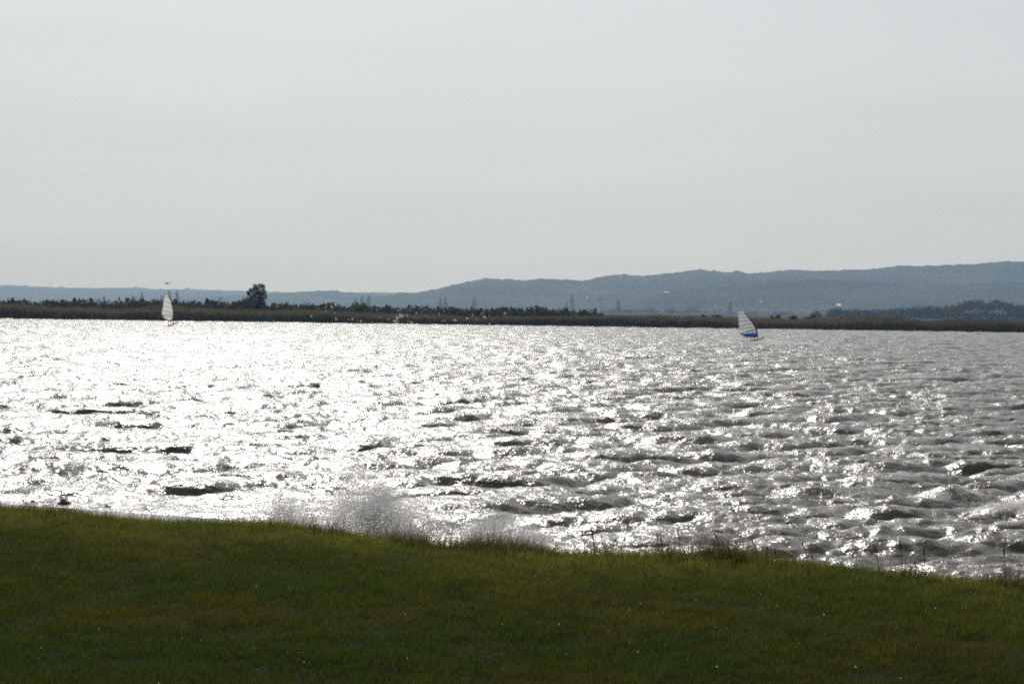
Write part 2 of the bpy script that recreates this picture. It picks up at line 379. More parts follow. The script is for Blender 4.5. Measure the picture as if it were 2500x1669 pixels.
hill('lower_hills', [(1380, 756), (1480, 742), (1560, 726), (1640, 710), (1720, 701), (1800, 694), (1900, 686), (2000, 682), (2100, 686), (2200, 693), (2300, 697), (2400, 692), (2500, 687), (2700, 690), (3000, 720), (3200, 750)], 4900, 700, 0, 57, 3.2)
hill('far_hills', [(-600, 690), (-200, 693), (0, 697), (64, 699), (160, 703), (266, 704), (351, 703), (367, 707), (458, 707), (532, 709), (639, 712), (702, 715), (780, 716), (860, 715), (940, 714), (1020, 716), (1200, 726)], 10500, 2600, 0, 33, 3.6)
hill('foothills', [(300, 745), (420, 730), (560, 724), (640, 722), (690, 716), (745, 713), (788, 710), (820, 711), (850, 715), (905, 718), (950, 722), (1050, 735), (1200, 752)], 7600, 1300, 0, 47, 3.2)

# ------------------------------------------------------------------ foliage builder
def leaf_cloud(g, lobes, n, size, col, colvar=0.35, flat=0.75):
    """small leaf faces spread through uneven lobes; lobes = [(centre, radii)]"""
    vol = np.array([max(r[0] * r[1] * r[2], 1e-6) for c, r in lobes]) ** 0.75; pick = g.choice(len(lobes), n, p=vol / vol.sum())
    d = g.normal(size=(n, 3)); d /= np.linalg.norm(d, axis=1)[:, None]
    rad = g.random(n) ** 0.42
    cs = np.array([c for c, r in lobes])[pick]; rs = np.array([r for c, r in lobes])[pick]
    lump = 0.8 + 0.45 * g.random(n)
    p = cs + d * rs * (rad * lump)[:, None]
    a = g.normal(size=(n, 3)); a /= np.linalg.norm(a, axis=1)[:, None]
    b = np.cross(a, g.normal(size=(n, 3))); b /= np.linalg.norm(b, axis=1)[:, None]
    s = size * (0.5 + g.random(n))
    v = np.stack([p - a * s[:, None] * 0.6, p + b * s[:, None] * 0.45, p + a * s[:, None] * 0.6, p - b * s[:, None] * 0.45], 1).reshape(-1, 3)
    f = np.arange(4 * n).reshape(n, 4)
    cv = np.array(col)[None, :] * (1 - colvar + 2 * colvar * g.random((n, 1))) * (1 + 0.12 * (g.random((n, 3)) - 0.5))
    return v, f, np.repeat(cv, 4, 0)
leaf_m = leafy('leaves', 0.22, 0.03, 0.5)
bark_m = plain('bark', (0.05, 0.042, 0.033), 0.9, 0.2, 0.4, 6)

def shrub(name, loc, hgt, wid, seed, n, leaf, col, label, cat, group, stem=True, kind='round'):
    g = np.random.default_rng(seed); e = empty(name, loc)
    lobes = []
    if kind == 'round':
        k = max(4, int(3 + wid / hgt * 3.5))
        for i in range(k):
            fx = (i + 0.5) / k * 2 - 1; hz = hgt * (0.95 - 0.45 * abs(fx) ** 1.6) * (0.72 + 0.28 * g.random())
            rz = hz * 0.52
            lobes.append(((fx * wid * 0.42 + g.normal() * 0.03 * wid, g.normal() * wid * 0.12, hz - rz), (wid * (0.20 + .12 * g.random()), wid * 0.28, rz * 1.05)))
        for i in range(5): lobes.append(((g.normal() * wid * 0.26, g.normal() * wid * .15, hgt * (0.72 + 0.24 * g.random())), (wid * 0.09, wid * 0.09, hgt * 0.12)))
    elif kind == 'poplar':
        for i in range(7):
            z = hgt * (0.22 + 0.74 * i / 6); r = wid * 0.62 * (1 - abs(i / 6 - 0.38) * 0.8)
            lobes.append(((g.normal() * wid * 0.08, g.normal() * wid * 0.08, z), (r, r, hgt * 0.11)))
    v, f, c = leaf_cloud(g, lobes, n, leaf, col)
    v[:, 2] = np.maximum(v[:, 2], 0.02)
    link('crown', mesh_np('crown', v, f, c), leaf_m, e)
    if stem:
        parts = []
        for i in range(1 if kind == 'poplar' else 3):
            q = Vector((g.normal() * wid * 0.12, g.normal() * .1 * wid, 0)) if kind != 'poplar' else Vector((0, 0, 0))
            top = Vector((q.x * 2.0, q.y * 2, hgt * 0.8))
            r0 = max(0.03, hgt * (0.018 if kind != 'poplar' else 0.008))
            parts.append(tube([q * 0.4 + Vector((0, 0, -0.2)), q + Vector((g.normal() * .05 * wid, 0, hgt * 0.4)), top], [r0, r0 * .7, r0 * .25], 5))
        vv, ff = join(parts); link('trunk', mesh_np('trunk', vv, ff), bark_m, e)
    tag(e, label, cat, group); return e

ORD = ['first', 'second', 'third', 'fourth', 'fifth', 'sixth', 'seventh', 'eighth', 'ninth', 'tenth', 'eleventh', 'twelfth', 'thirteenth', 'fourteenth', 'fifteenth', 'sixteenth', 'seventeenth', 'eighteenth', 'nineteenth', 'twentieth']
GR = (0.075, 0.086, 0.052)
# (photo x, top y, width px) of each bush on the far shore
left_b = [(5, 733, 26), (29, 726, 17), (48, 731, 28), (68, 733, 28), (107, 732, 18), (127, 731, 22), (155, 728, 24), (180, 728, 18), (214, 728, 42), (292, 736, 22), (318, 728, 42), (345, 728, 32), (377, 727, 30)]
mid_b = [(418, 731, 28), (444, 733, 30), (466, 735, 18), (487, 735, 22), (511, 731, 20), (529, 734, 11), (576, 736, 28), (600, 726, 26)]
r_b = [(662, 741, 22), (686, 740, 34), (716, 742, 22), (736, 743, 25), (758, 740, 22), (788, 740, 26), (807, 738, 18), (846, 747, 20), (883, 739, 32), (916, 748, 17), (945, 743, 13), (966, 752, 30), (1012, 744, 36), (1050, 751, 26), (1077, 748, 17), (1110, 749, 40), (1145, 751, 36)]
r2_b = [(1180, 753, 26), (1206, 752, 25), (1229, 749, 24), (1265, 750, 30), (1290, 752, 24), (1320, 748, 40), (1352, 752, 24), (1376, 751, 30), (1420, 755, 26), (1450, 756, 38)]
reed_b = [(1717, 767, 9), (1752, 765, 19), (1898, 768, 22), (1939, 771, 18), (1980, 767, 30), (2186, 775, 11)]
def place_bushes(lst, fmt, group, y0, seed0):
    for i, (px, py, w) in enumerate(lst):
        yy = y0 + 9 * ((i * 37) % 5) / 5
        top = at_y(px, py, yy); wid = w / F * yy * 1.15; hg = top.z - 0.3
        n = int(500 + 700 * min(2.5, wid * hg / 8))
        tone = 0.8 + 0.4 * ((i * 53) % 7) / 7
        shrub('shrub', (top.x, yy, 0.3), hg * .97, wid * 1.25, seed0 + i, n, 0.42, tuple(c * tone for c in GR), fmt(i), 'shrub', group)
place_bushes(left_b, lambda i: 'dark shrub on far shore left of the white sail, %s from the left picture edge' % ORD[i], 'shrubs on the far shore left of the white sail', 494, 100)
place_bushes(mid_b, lambda i: 'dark shrub between the white sail and the tall shore tree, %s counting from the sail' % ORD[i], 'shrubs between white sail and tall tree', 494, 200)
place_bushes(r_b, lambda i: 'dark shrub behind the reeds, %s to the right of the tall shore tree' % ORD[i], 'shrubs right of the tall shore tree', 494, 300)
place_bushes(r2_b, lambda i: 'dark shrub in the last thicket before the open reeds, %s counting leftward from its end' % ORD[len(r2_b) - 1 - i], 'shrubs of the last thicket on the far shore', 492, 400)
rl = ['tiny dark bush peeping over the reeds left of the blue sail', 'low round bush over the reeds just left of the blue sail', 'dark bush over the reeds, first to the right of the blue sail', 'small dark bush over the reeds, second to the right of the blue sail', 'wide dark bush over the reeds, third to the right of the blue sail', 'tiny dark bush poking from the reeds below the far wood']
place_bushes(reed_b, lambda i: rl[i], 'bushes in the open reeds', 503, 500)

# the tall tree on the far shore
def thicket():
    """low scrub that fills the ground between the single shrubs"""
    g = np.random.default_rng(61); allb = sorted(left_b + mid_b + r_b + r2_b)
    bx = [b[0] for b in allb]; by = [b[1] for b in allb]; lob = []
    for px in np.arange(-40, 1462, 2.2):
        yy = 491 + 8 * g.random(); top = np.interp(px, bx, by) + 1.5 + 5 * g.random() + 2.5 * math.sin(px * .09)
        q = at_y(px, top, yy); hz = max(2.4, q.z); lob.append(((q.x, yy, hz * .6), (0.9 + .5 * g.random(), 1.2, hz * .42)))
    v, f, c = leaf_cloud(g, lob, 30000, 0.36, (0.074, 0.078, 0.050))
    tag(link('thicket', mesh_np('thicket', v, f, c), leaf_m), 'low continuous scrub between the shrubs on the far shore', 'scrub', None, 'stuff')
thicket()
def big_tree():
    yy = 497.0; g = np.random.default_rng(77); s = yy / F
    base = at_y(630, 790, yy); e = empty('shore_tree', (base.x, yy, 0.3)); e_z = 0.3
    def P(px, py): q = at_y(px, py, yy); return Vector((q.x - base.x, g.normal() * 0.5, q.z - e_z))
    lob = []
    for px, py, rx, rz in ((640, 702, 9, 7), (626, 703, 10, 8), (613, 709, 8, 7), (608, 716, 6, 6), (643, 714, 7, 8), (630, 715, 12, 8), (618, 725, 11, 8), (636, 727, 10, 9), (642, 737, 8, 9), (625, 738, 15, 9), (610, 736, 10, 8), (598, 735, 10, 6), (604, 744, 16, 8), (630, 748, 20, 8), (585, 742, 12, 6), (575, 747, 10, 5), (648, 722, 4, 9), (646, 745, 5, 9), (622, 697, 5, 4), (634, 694, 5, 3), (645, 697, 4, 5)):
        p = P(px, py); lob.append((tuple(p), (rx * s, rx * s * 0.9, rz * s)))
    v, f, c = leaf_cloud(g, lob, 3400, 0.26, (0.052, 0.064, 0.040))
    link('crown', mesh_np('crown', v, f, c), leaf_m, e)
    parts = [tube([(0, 0, -0.4), (-.1, .1, 1.5), (.1, 0, 3.4), (.3, 0, 5.5), (.5, 0, 7.0)], [.24, .2, .15, .09, .03], 7)]
    for a in ((-1.2, .2, 5.6), (1.1, -.2, 6.2), (-2.2, 0, 3.6), (1.2, .3, 4.6)):
        parts.append(tube([(0, 0, a[2] * .45), (a[0] * .6, a[1], a[2] * .8), a], [.1, .07, .03], 5))
    vv, ff = join(parts); link('trunk', mesh_np('trunk', vv, ff), bark_m, e)
    tag(e, 'tallest dark tree on the far shore, rising above the bushes', 'tree')
big_tree()

# ------------------------------------------------------------------ reed belt along the far shore
def reeds():
    g = np.random.default_rng(5); n = 90000
    x = g.uniform(-150, 150, n); y = 477 + 17 * g.random(n) ** 1.3 + 1.2 * np.sin(x * .11) + 1.0 * np.sin(x * .043 + 1)
    prof_px = [(0, 742), (120, 746), (300, 752), (420, 745), (520, 752), (700, 756), (900, 764), (1150, 770), (1350, 772), (1470, 769), (1700, 771), (1950, 779), (2040, 774), (2100, 773), (2200, 778), (2260, 783), (2330, 777), (2420, 776), (2500, 782)]
    PP = [at_y(a, b, 486) for a, b in prof_px]
    top = np.interp(x, [p.x for p in PP], [p.z for p in PP]) * (0.96 + 0.24 * (fbm(x * .14, y * .1, 8, 4) - .5))
    H = np.maximum(1.4, top) * (0.86 + 0.26 * g.random(n)) * (0.93 + .14 * vnoise(x * .5, y * .2, 19)); H = np.where(y < 479, H * 0.82, H)
    lean = g.normal(size=(n, 2)) * 0.13 * H[:, None] + np.array([0.16, -0.05]) * H[:, None] * 0.6
    w = 0.045 + 0.04 * g.random(n); th = g.uniform(0, np.pi, n); dx = np.cos(th) * w; dy = np.sin(th) * w
    z0 = np.full(n, -0.2)
    v = np.stack([np.stack([x - dx, y - dy, z0], 1), np.stack([x + dx, y + dy, z0], 1),
                  np.stack([x + lean[:, 0] * .5 + dx * .9, y + lean[:, 1] * .5 + dy * .9, H * .72], 1), np.stack([x + lean[:, 0] * .5 - dx * .9, y + lean[:, 1] * .5 - dy * .9, H * .72], 1),
                  np.stack([x + lean[:, 0], y + lean[:, 1], H], 1)], 1).reshape(-1, 3)
    b = np.arange(n)[:, None] * 5
    f = np.concatenate([b + np.array([[0, 1, 2]]), b + np.array([[0, 2, 3]]), b + np.array([[3, 2, 4]])])
    patch = fbm(x * .05, y * .08, 12, 3)[:, None]
    low = np.array([0.180, 0.155, 0.118]) * (0.75 + .5 * g.random((n, 1))); tip = (np.array([0.180, 0.138, 0.100]) * patch * 1.5 + np.array([0.10, 0.090, 0.052]) * (1 - patch)) * (0.7 + .6 * g.random((n, 1)))
    mid = low * .45 + tip * .55
    c = np.stack([low * .8, low * .8, mid, mid, tip], 1).reshape(-1, 3)
    tag(link('reed_belt', mesh_np('reed_belt', v, f, c), leafy('reeds', 0.25, 0.02, 0.5)), 'long belt of brown topped reeds along the far shore', 'reeds', None, 'stuff')
reeds()

# ------------------------------------------------------------------ mid-distance trees, wood, houses, pylon
BL = (0.085, 0.100, 0.072)
pop = [(254, 723, 7, 'poplar'), (346, 714, 9, 'poplar'), (413, 711, 8, 'poplar'), (432, 711, 8, 'poplar'), (325, 721, 20, 'round'), (400, 719, 16, 'round'), (537, 722, 15, 'round'), (553, 733, 14, 'round'), (747, 735, 16, 'round'), (240, 727, 14, 'round'),
       (867, 724, 14, 'round'), (884, 724, 8, 'poplar'), (899, 722, 11, 'poplar'), (1076, 727, 7, 'poplar'), (1087, 726, 9, 'poplar'), (1158, 724, 11, 'poplar'), (1384, 735, 7, 'poplar'), (1397, 720, 11, 'poplar'), (1510, 733, 9, 'poplar'), (1783, 737, 9, 'poplar'), (1993, 757, 26, 'round'), (1466, 744, 20, 'round'), (1640, 748, 30, 'round'), (1690, 745, 36, 'round'), (1590, 750, 26, 'round')]
pl = ['slim hazy poplar behind the bushes, first from the left', 'tall hazy poplar left of the white sail', 'hazy poplar directly behind the white sail top', 'hazy poplar just right of the white sail top', 'round hazy tree beside the tall poplar left of the white sail', 'round hazy tree touching the white sail top from the left',
      'round hazy tree between the white sail and the tall shore tree', 'low round hazy tree just left of the tall shore tree', 'low round hazy tree on the plain right of the tall shore tree', 'small round hazy tree beside the leftmost poplar',
      'round hazy tree left of the close pair of poplars right of the tall shore tree', 'left one of the close pair of poplars right of the tall shore tree', 'right one of the close pair of poplars right of the tall shore tree', 'left one of the twin poplars below the low hill shoulder', 'right one of the twin poplars below the low hill shoulder',
      'single broad hazy poplar below the first hill top', 'short poplar beside the tallest one below the hills', 'tallest hazy poplar below the hills left of the pylon', 'hazy poplar standing right of the pylon', 'faint poplar straight above the blue sail', 'hazy round tree between bushes and wood right of the blue sail', 'hazy round tree at the foot of the pylon', 'wide hazy tree below the long white building', 'widest hazy tree left of the blue sail top', 'hazy round tree right of the pylon, lowest in the row']
for i, ((px, py, w, kd), lb) in enumerate(zip(pop, pl)):
    yy = (4600 if px < 1500 else 3950) + (i * 311) % 250
    if py > 755: yy = 1700
    tp = at_y(px, py, yy); wid = w / F * yy
    shrub('poplar' if kd == 'poplar' else 'field_tree', (tp.x, yy, 0.3), tp.z - 0.3, wid, 700 + i, 1100, 1.3 if yy > 2000 else 0.8, BL, lb, 'tree', 'hazy trees on the plain', True, kd)

def far_wood():
    g = np.random.default_rng(91); yy = 1750.0; lob = []
    sky_px = [(2020, 768), (2028, 757), (2036, 752), (2050, 751), (2062, 756), (2086, 758), (2120, 757), (2150, 757), (2192, 753), (2235, 750), (2288, 747), (2330, 745), (2345, 740), (2357, 735), (2375, 733), (2400, 734), (2407, 739), (2420, 734), (2448, 734), (2470, 741), (2500, 746), (2560, 750), (2700, 755)]
    xa = [a for a, b in sky_px]; yb = [b for a, b in sky_px]
    for px in np.arange(2022, 2700, 3.2):
        top = np.interp(px, xa, yb) + g.random() * 3
        for k in range(3):
            d = yy + g.uniform(-60, 90); q = at_y(px + g.normal() * 2, top + k * 6 + 3, d)
            lob.append(((q.x, d, max(1.5, q.z - 0.8)), (2.0 + 1.5 * g.random(), 3, 2.0 + 1.2 * g.random())))
        lob.append(((at_y(px, 780, yy).x, yy, 3), (3, 4, 3.5)))
    v, f, c = leaf_cloud(g, lob, 30000, 0.9, (0.030, 0.040, 0.026))
    tag(link('far_wood', mesh_np('far_wood', v, f, c), leaf_m), 'dark hazy wood behind the reeds at the right picture edge', 'wood', None, 'stuff')
    # scattered scrub belt on the plain at the foot of the hills
    lob = []
    for i in range(520):
        d = g.uniform(2800, 4200); x = g.uniform(-0.26, 0.26) * d
        hgt = g.uniform(2.0, 6.5); lob.append(((x, d, hgt * .5), (g.uniform(4, 16), 4, hgt * .55)))
    v, f, c = leaf_cloud(g, lob, 15000, 1.3, (0.030, 0.040, 0.022))
    tag(link('field_hedges', mesh_np('field_hedges', v, f, c), leaf_m), 'faint belt of hedges and scrub on the hazy plain', 'hedges', None, 'stuff')
far_wood()

white_m = plain('white_render', (0.8, 0.79, 0.76), 0.7, 0.3, 0.05, 1)
roof_m = plain('roof_tiles', (0.25, 0.12, 0.085), 0.8, 0.2, 0.3, 2)
metal_roof = plain('sheet_metal_roof', (0.75, 0.76, 0.78), 0.28, 0.6, 0.04, 1)
pane_m = plain('window_pane', (0.03, 0.035, 0.04), 0.1, 0.6)
def boxmesh(name, x0, x1, y0, y1, z0, z1):
    v = [(x, y, z) for z in (z0, z1) for y in (y0, y1) for x in (x0, x1)]
    f = [(0, 2, 3, 1), (4, 5, 7, 6), (0, 1, 5, 4), (2, 6, 7, 3), (0, 4, 6, 2), (1, 3, 7, 5)]
    return mesh_np(name, v, f)
def house(loc, w, d, h, rm, label, nwin=3):
    rh = (d / 2 + .5) * math.tan(R(18.5))                                # shallow roof, mostly 18 degrees
    e = empty('house', loc)
    link('wall', boxmesh('wall', -w / 2, w / 2, -d / 2, d / 2, -6, h), white_m, e)
    o = 0.5
    v = [(-w / 2 - o, -d / 2 - o, h + .05), (w / 2 + o, -d / 2 - o, h + .05), (w / 2 + o, d / 2 + o, h + .05), (-w / 2 - o, d / 2 + o, h + .05), (-w / 2 - o, 0, h + rh), (w / 2 + o, 0, h + rh)]
    me = bpy.data.meshes.new('roof'); me.from_pydata(v, [], [(0, 1, 5, 4), (2, 3, 4, 5), (0, 4, 3), (1, 2, 5), (0, 3, 2, 1)]); link('roof', me, rm, e)
    for i in range(nwin):
        x = (i + .5) / nwin * w - w / 2; link('window', boxmesh('window', x - .6, x + .6, -d / 2 - .06, -d / 2 + .05, 1.0, 2.4), pane_m, e)
    tag(e, label, 'house', 'distant white houses'); return e
from mathutils.bvhtree import BVHTree
HT = []
for ho in [o for o in C.objects if o.name in ('hills', 'lower_hills', 'plain')]:
    HT.append(BVHTree.FromPolygons([v.co[:] for v in ho.data.vertices], [p_.vertices[:] for p_ in ho.data.polygons]))
def hit_hill(px, py):
    d = ray(px, py).normalized(); best = 5500.0
    for t in HT:
        r_ = t.ray_cast(Vector((0, 0, EYE)), d)
        if r_[0] is not None: best = min(best, r_[0].y)
    return best - 6.0
for px, py, w, hh, lab, rm in ((1628, 714, 11, 3.0, 'long bright white building halfway up the hillside', metal_roof), (1433, 727, 3.5, 3, 'tiny white house near the pylon at the hill foot', metal_roof), (1858, 736, 6, 3, 'white house on the slope right of the blue sail top', metal_roof), (1747, 749, 4, 3, 'small white house low on the plain left of the blue sail', metal_roof), (1645, 754, 6, 2.5, 'low white house just above the reeds left of the blue sail', metal_roof), (2009, 718, 8, 2.5, 'pale long house on the slope above the far wood', roof_m), (2047, 746, 9, 7, 'pale domed looking house left of the far wood', white_m), (1910, 716, 5, 2.5, 'faint house on the hillside between blue sail and far wood', roof_m)):
    d = hit_hill(px, py); s = d / F
    p = at_y(px, py + hh * 0.5, d); house((p.x, d, p.z), w * s, hh * s * 4.2, hh * s * .45, rm, lab)

steel_m = plain('galvanised_steel', (0.22, 0.23, 0.24), 0.5, 0.5, 0.1, 2, 0.6)
def lattice(name, loc, H, half, label, arms):
    e = empty(name, loc); legs = []
    for sx, sy in ((1, 1), (1, -1), (-1, -1), (-1, 1)):
        v, f = tube([(sx * half, sy * half, -2), (sx * half * .25, sy * half * .25, H)], [.22, .14], 5); link('leg', mesh_np('leg', v, f), steel_m, e)
    pr = []
    for i in range(9):
        z0, z1 = H * i / 9, H * (i + 1) / 9; a0, a1 = half * (1 - .75 * i / 9), half * (1 - .75 * (i + 1) / 9)
        for s in (1, -1):
            pr.append(tube([(-a0, s * a0, z0), (a1, s * a1, z1)], .09, 4)); pr.append(tube([(s * a0, -a0, z0), (s * a1, a1, z1)], .09, 4))
    v, f = join(pr); link('bracing', mesh_np('bracing', v, f), steel_m, e)
    for z, w in arms:
        v, f = tube([(-w, 0, z), (0, 0, z + .8), (w, 0, z)], [.08, .3, .08], 5); link('crossarm', mesh_np('crossarm', v, f), steel_m, e)
    tag(e, label, 'pylon'); return e
p = at_y(1466, 722, 2700); lattice('pylon', (p.x, 2700, .3), p.z, 2.2, 'thin hazy lattice pylon below the hills in the picture middle', ((p.z * .78, 4.5), (p.z * .92, 3.2)))
p = at_y(128, 687, 10500); q = at_y(128, 702, 10500); lattice('radio_mast', (p.x, 10450, q.z), p.z - q.z, 1.8, 'faint thin mast on the far ridge at the left', ((p.z - q.z - 3, 2),))

# ------------------------------------------------------------------ windsurfers
def film(name, col, alpha):
    m, n, l, b = newmat(name); n.remove(b); o = n['Material Output']
    tr = n.new('ShaderNodeBsdfTranslucent'); tr.inputs['Color'].default_value = (*col, 1)
    df = n.new('ShaderNodeBsdfDiffuse'); df.inputs['Color'].default_value = (*col, 1)
    tp = n.new('ShaderNodeBsdfTransparent'); tp.inputs['Color'].default_value = (0.9, 0.9, 0.9, 1)
    gl = n.new('ShaderNodeBsdfGlossy'); gl.inputs['Roughness'].default_value = 0.25
    z = n.new('ShaderNodeTexNoise'); z.inputs['Scale'].default_value = 2.2; t = n.new('ShaderNodeTexCoord'); l.new(t.outputs['Object'], z.inputs['Vector'])
    bp = n.new('ShaderNodeBump'); bp.inputs['Distance'].default_value = 0.05; l.new(z.outputs[0], bp.inputs['Height'])
    for s in (tr, df, gl): l.new(bp.outputs[0], s.inputs['Normal'])
    m1 = n.new('ShaderNodeMixShader'); m1.inputs[0].default_value = 0.72; l.new(df.outputs[0], m1.inputs[1]); l.new(tr.outputs[0], m1.inputs[2])
    m2 = n.new('ShaderNodeMixShader'); m2.inputs[0].default_value = alpha; l.new(tp.outputs[0], m2.inputs[1]); l.new(m1.outputs[0], m2.inputs[2])
    m3 = n.new('ShaderNodeMixShader'); m3.inputs[0].default_value = 0.04; l.new(m2.outputs[0], m3.inputs[1]); l.new(gl.outputs[0], m3.inputs[2])
    l.new(m3.outputs[0], o.inputs['Surface']); return m
film_w = film('white_sailcloth', (0.93, 0.92, 0.90), 0.96)
film_c = film('clear_monofilm', (0.72, 0.73, 0.74), 0.58)
film_b = film('blue_sailcloth', (0.03, 0.24, 0.56), 0.96)
film_r = film('red_sailcloth', (0.50, 0.02, 0.04), 0.96)
carbon = plain('carbon_black', (0.02, 0.02, 0.024), 0.6, 0.1)
batten_m = plain('batten_pocket', (0.04, 0.04, 0.045), 0.8, 0.05)
board_dark = plain('board_dark', (0.05, 0.042, 0.042), 0.8, 0.0, 0.2, 2)
skin_m = plain('skin', (0.42, 0.25, 0.17), 0.5, 0.4, 0.08, 6)
suit_m = plain('neoprene', (0.022, 0.024, 0.03), 0.7, 0.2, 0.15, 8)
shorts_m = plain('blue_shorts', (0.06, 0.08, 0.16), 0.8, 0.2, 0.1, 8)
hair_m = plain('hair', (0.03, 0.022, 0.016), 0.7, 0.2, 0.2, 30)
harness_m = plain('red_harness', (0.45, 0.03, 0.03), 0.6, 0.3)

def skin_mesh(name, verts, edges, radii, mat, parent, root=0, sub=2):
    me = bpy.data.meshes.new(name); me.from_pydata(verts, edges, [])
    o = link(name, me, mat, parent)
    sk = o.modifiers.new('skin', 'SKIN'); sk.use_smooth_shade = True
    for i, r in enumerate(radii):
        sv = me.skin_vertices[0].data[i]; sv.radius = (r, r) if not hasattr(r, '__len__') else r; sv.use_root = (i == root)
    o.modifiers.new('sub', 'SUBSURF').levels = sub; o.modifiers['sub'].render_levels = sub
    return o
def rider(label, loc, yaw, foot_f, foot_b, hip, chest, boom_f, boom_b, wet, shirt):
    """standing, leaning back against the pull of the sail; arms reach the boom, knees bent"""
    e = empty('person', loc, yaw)
    hip, chest = Vector(hip), Vector(chest); up = (chest - hip).normalized()
    neck = chest + up * 0.20; head = neck + Vector((0.03, -0.05, 0.15))
    side = Vector((1, 0, 0))
    V, E, Rr = [], [], []
    def add(p, r, par=None):
        V.append(tuple(p)); Rr.append(r)
        if par is not None: E.append((par, len(V) - 1))
        return len(V) - 1
    ip = add(hip, (.155, .12)); iw = add(hip * .55 + chest * .45, (.14, .105), ip); ic = add(chest, (.175, .125), iw)
    inn = add(neck, .06, ic); ih0 = add(head - up * .03, .085, inn); ih = add(head + up * .06, .10, ih0); add(head + up * .13, .075, ih)
    nose = add(head + Vector((0.02, -.115, .02)), .022, ih0)
    legs = []
    for sgn, foot in ((1, Vector(foot_f)), (-1, Vector(foot_b))):
        h0 = hip + side * .1 * sgn - up * .06; knee = (h0 + foot) / 2 + Vector((0.03 * sgn, -0.13, .05))
        a = add(h0, .095, ip); k = add(knee, .062, a); an = add(foot + Vector((0, .02, .09)), .043, k); add(foot + Vector((0.02, -.05, .045)), .042, an); add(foot + Vector((0.05, -.17, .03)), .034, len(V) - 1)
        legs.append((h0, knee, foot))
    for sgn, hand in ((1, Vector(boom_f)), (-1, Vector(boom_b))):
        s0 = chest + side * .19 * sgn + up * .08; el = (s0 + hand) / 2 + Vector((.04 * sgn, 0, -.06))
        a = add(s0, .06, ic); k = add(el, .042, a); w = add(hand + (el - hand).normalized() * .09, .03, k); pm = add(hand, (.042, .025), w)
        for q in range(4): add(hand + Vector((-.036 + .024 * q, -.045, .025 - .004 * abs(q - 1))), .011, pm); add(hand + Vector((-.036 + .024 * q, -.06, -.012)), .010, len(V) - 1)
        add(hand + Vector((-.05 * sgn, -.02, -.03)), .013, pm)
    body = skin_mesh('body', V, E, Rr, skin_m, e)
    # hair
    bm = bmesh.new(); bmesh.ops.create_uvsphere(bm, u_segments=14, v_segments=9, radius=0.118)
    for v in list(bm.verts):
        if v.co.z < -0.035 and v.co.y < .03: bm.verts.remove(v)
        else: v.co = Vector((v.co.x * .92, v.co.y * 1.0 + .015, v.co.z * 1.05)) * (1 + .03 * math.sin(30 * v.co.x)) + head + up * .065
    me = bpy.data.meshes.new('hair'); bm.to_mesh(me); bm.free(); link('hair', me, hair_m, e, True)
    # suit or shorts, a little outside the body
    Vs, Es, Rs = [tuple(hip), tuple(hip * .55 + chest * .45)], [(0, 1)], [(.172, .136), (.158, .12)]
    if wet: Vs.append(tuple(chest)); Es.append((1, 2)); Rs.append((.19, .14))
    for h0, knee, foot in legs:
        Vs.append(tuple(h0)); Rs.append(.112); Es.append((0, len(Vs) - 1))
        kk = h0.lerp(knee, .7) if not wet else knee
        Vs.append(tuple(kk)); Rs.append(.092 if not wet else .076); Es.append((len(Vs) - 2, len(Vs) - 1))
        if wet: Vs.append(tuple(knee.lerp(foot + Vector((0, .02, .1)), .8))); Rs.append(.056); Es.append((len(Vs) - 2, len(Vs) - 1))
    skin_mesh('wetsuit' if wet else 'shorts', Vs, Es, Rs, suit_m if wet else shorts_m, e)
    if shirt is not None:
        skin_mesh('harness', [tuple(hip * .75 + chest * .25), tuple(hip * .5 + chest * .5)], [(0, 1)], [(.178, .142), (.172, .134)], shirt, e)
    tag(e, label, 'person'); return e

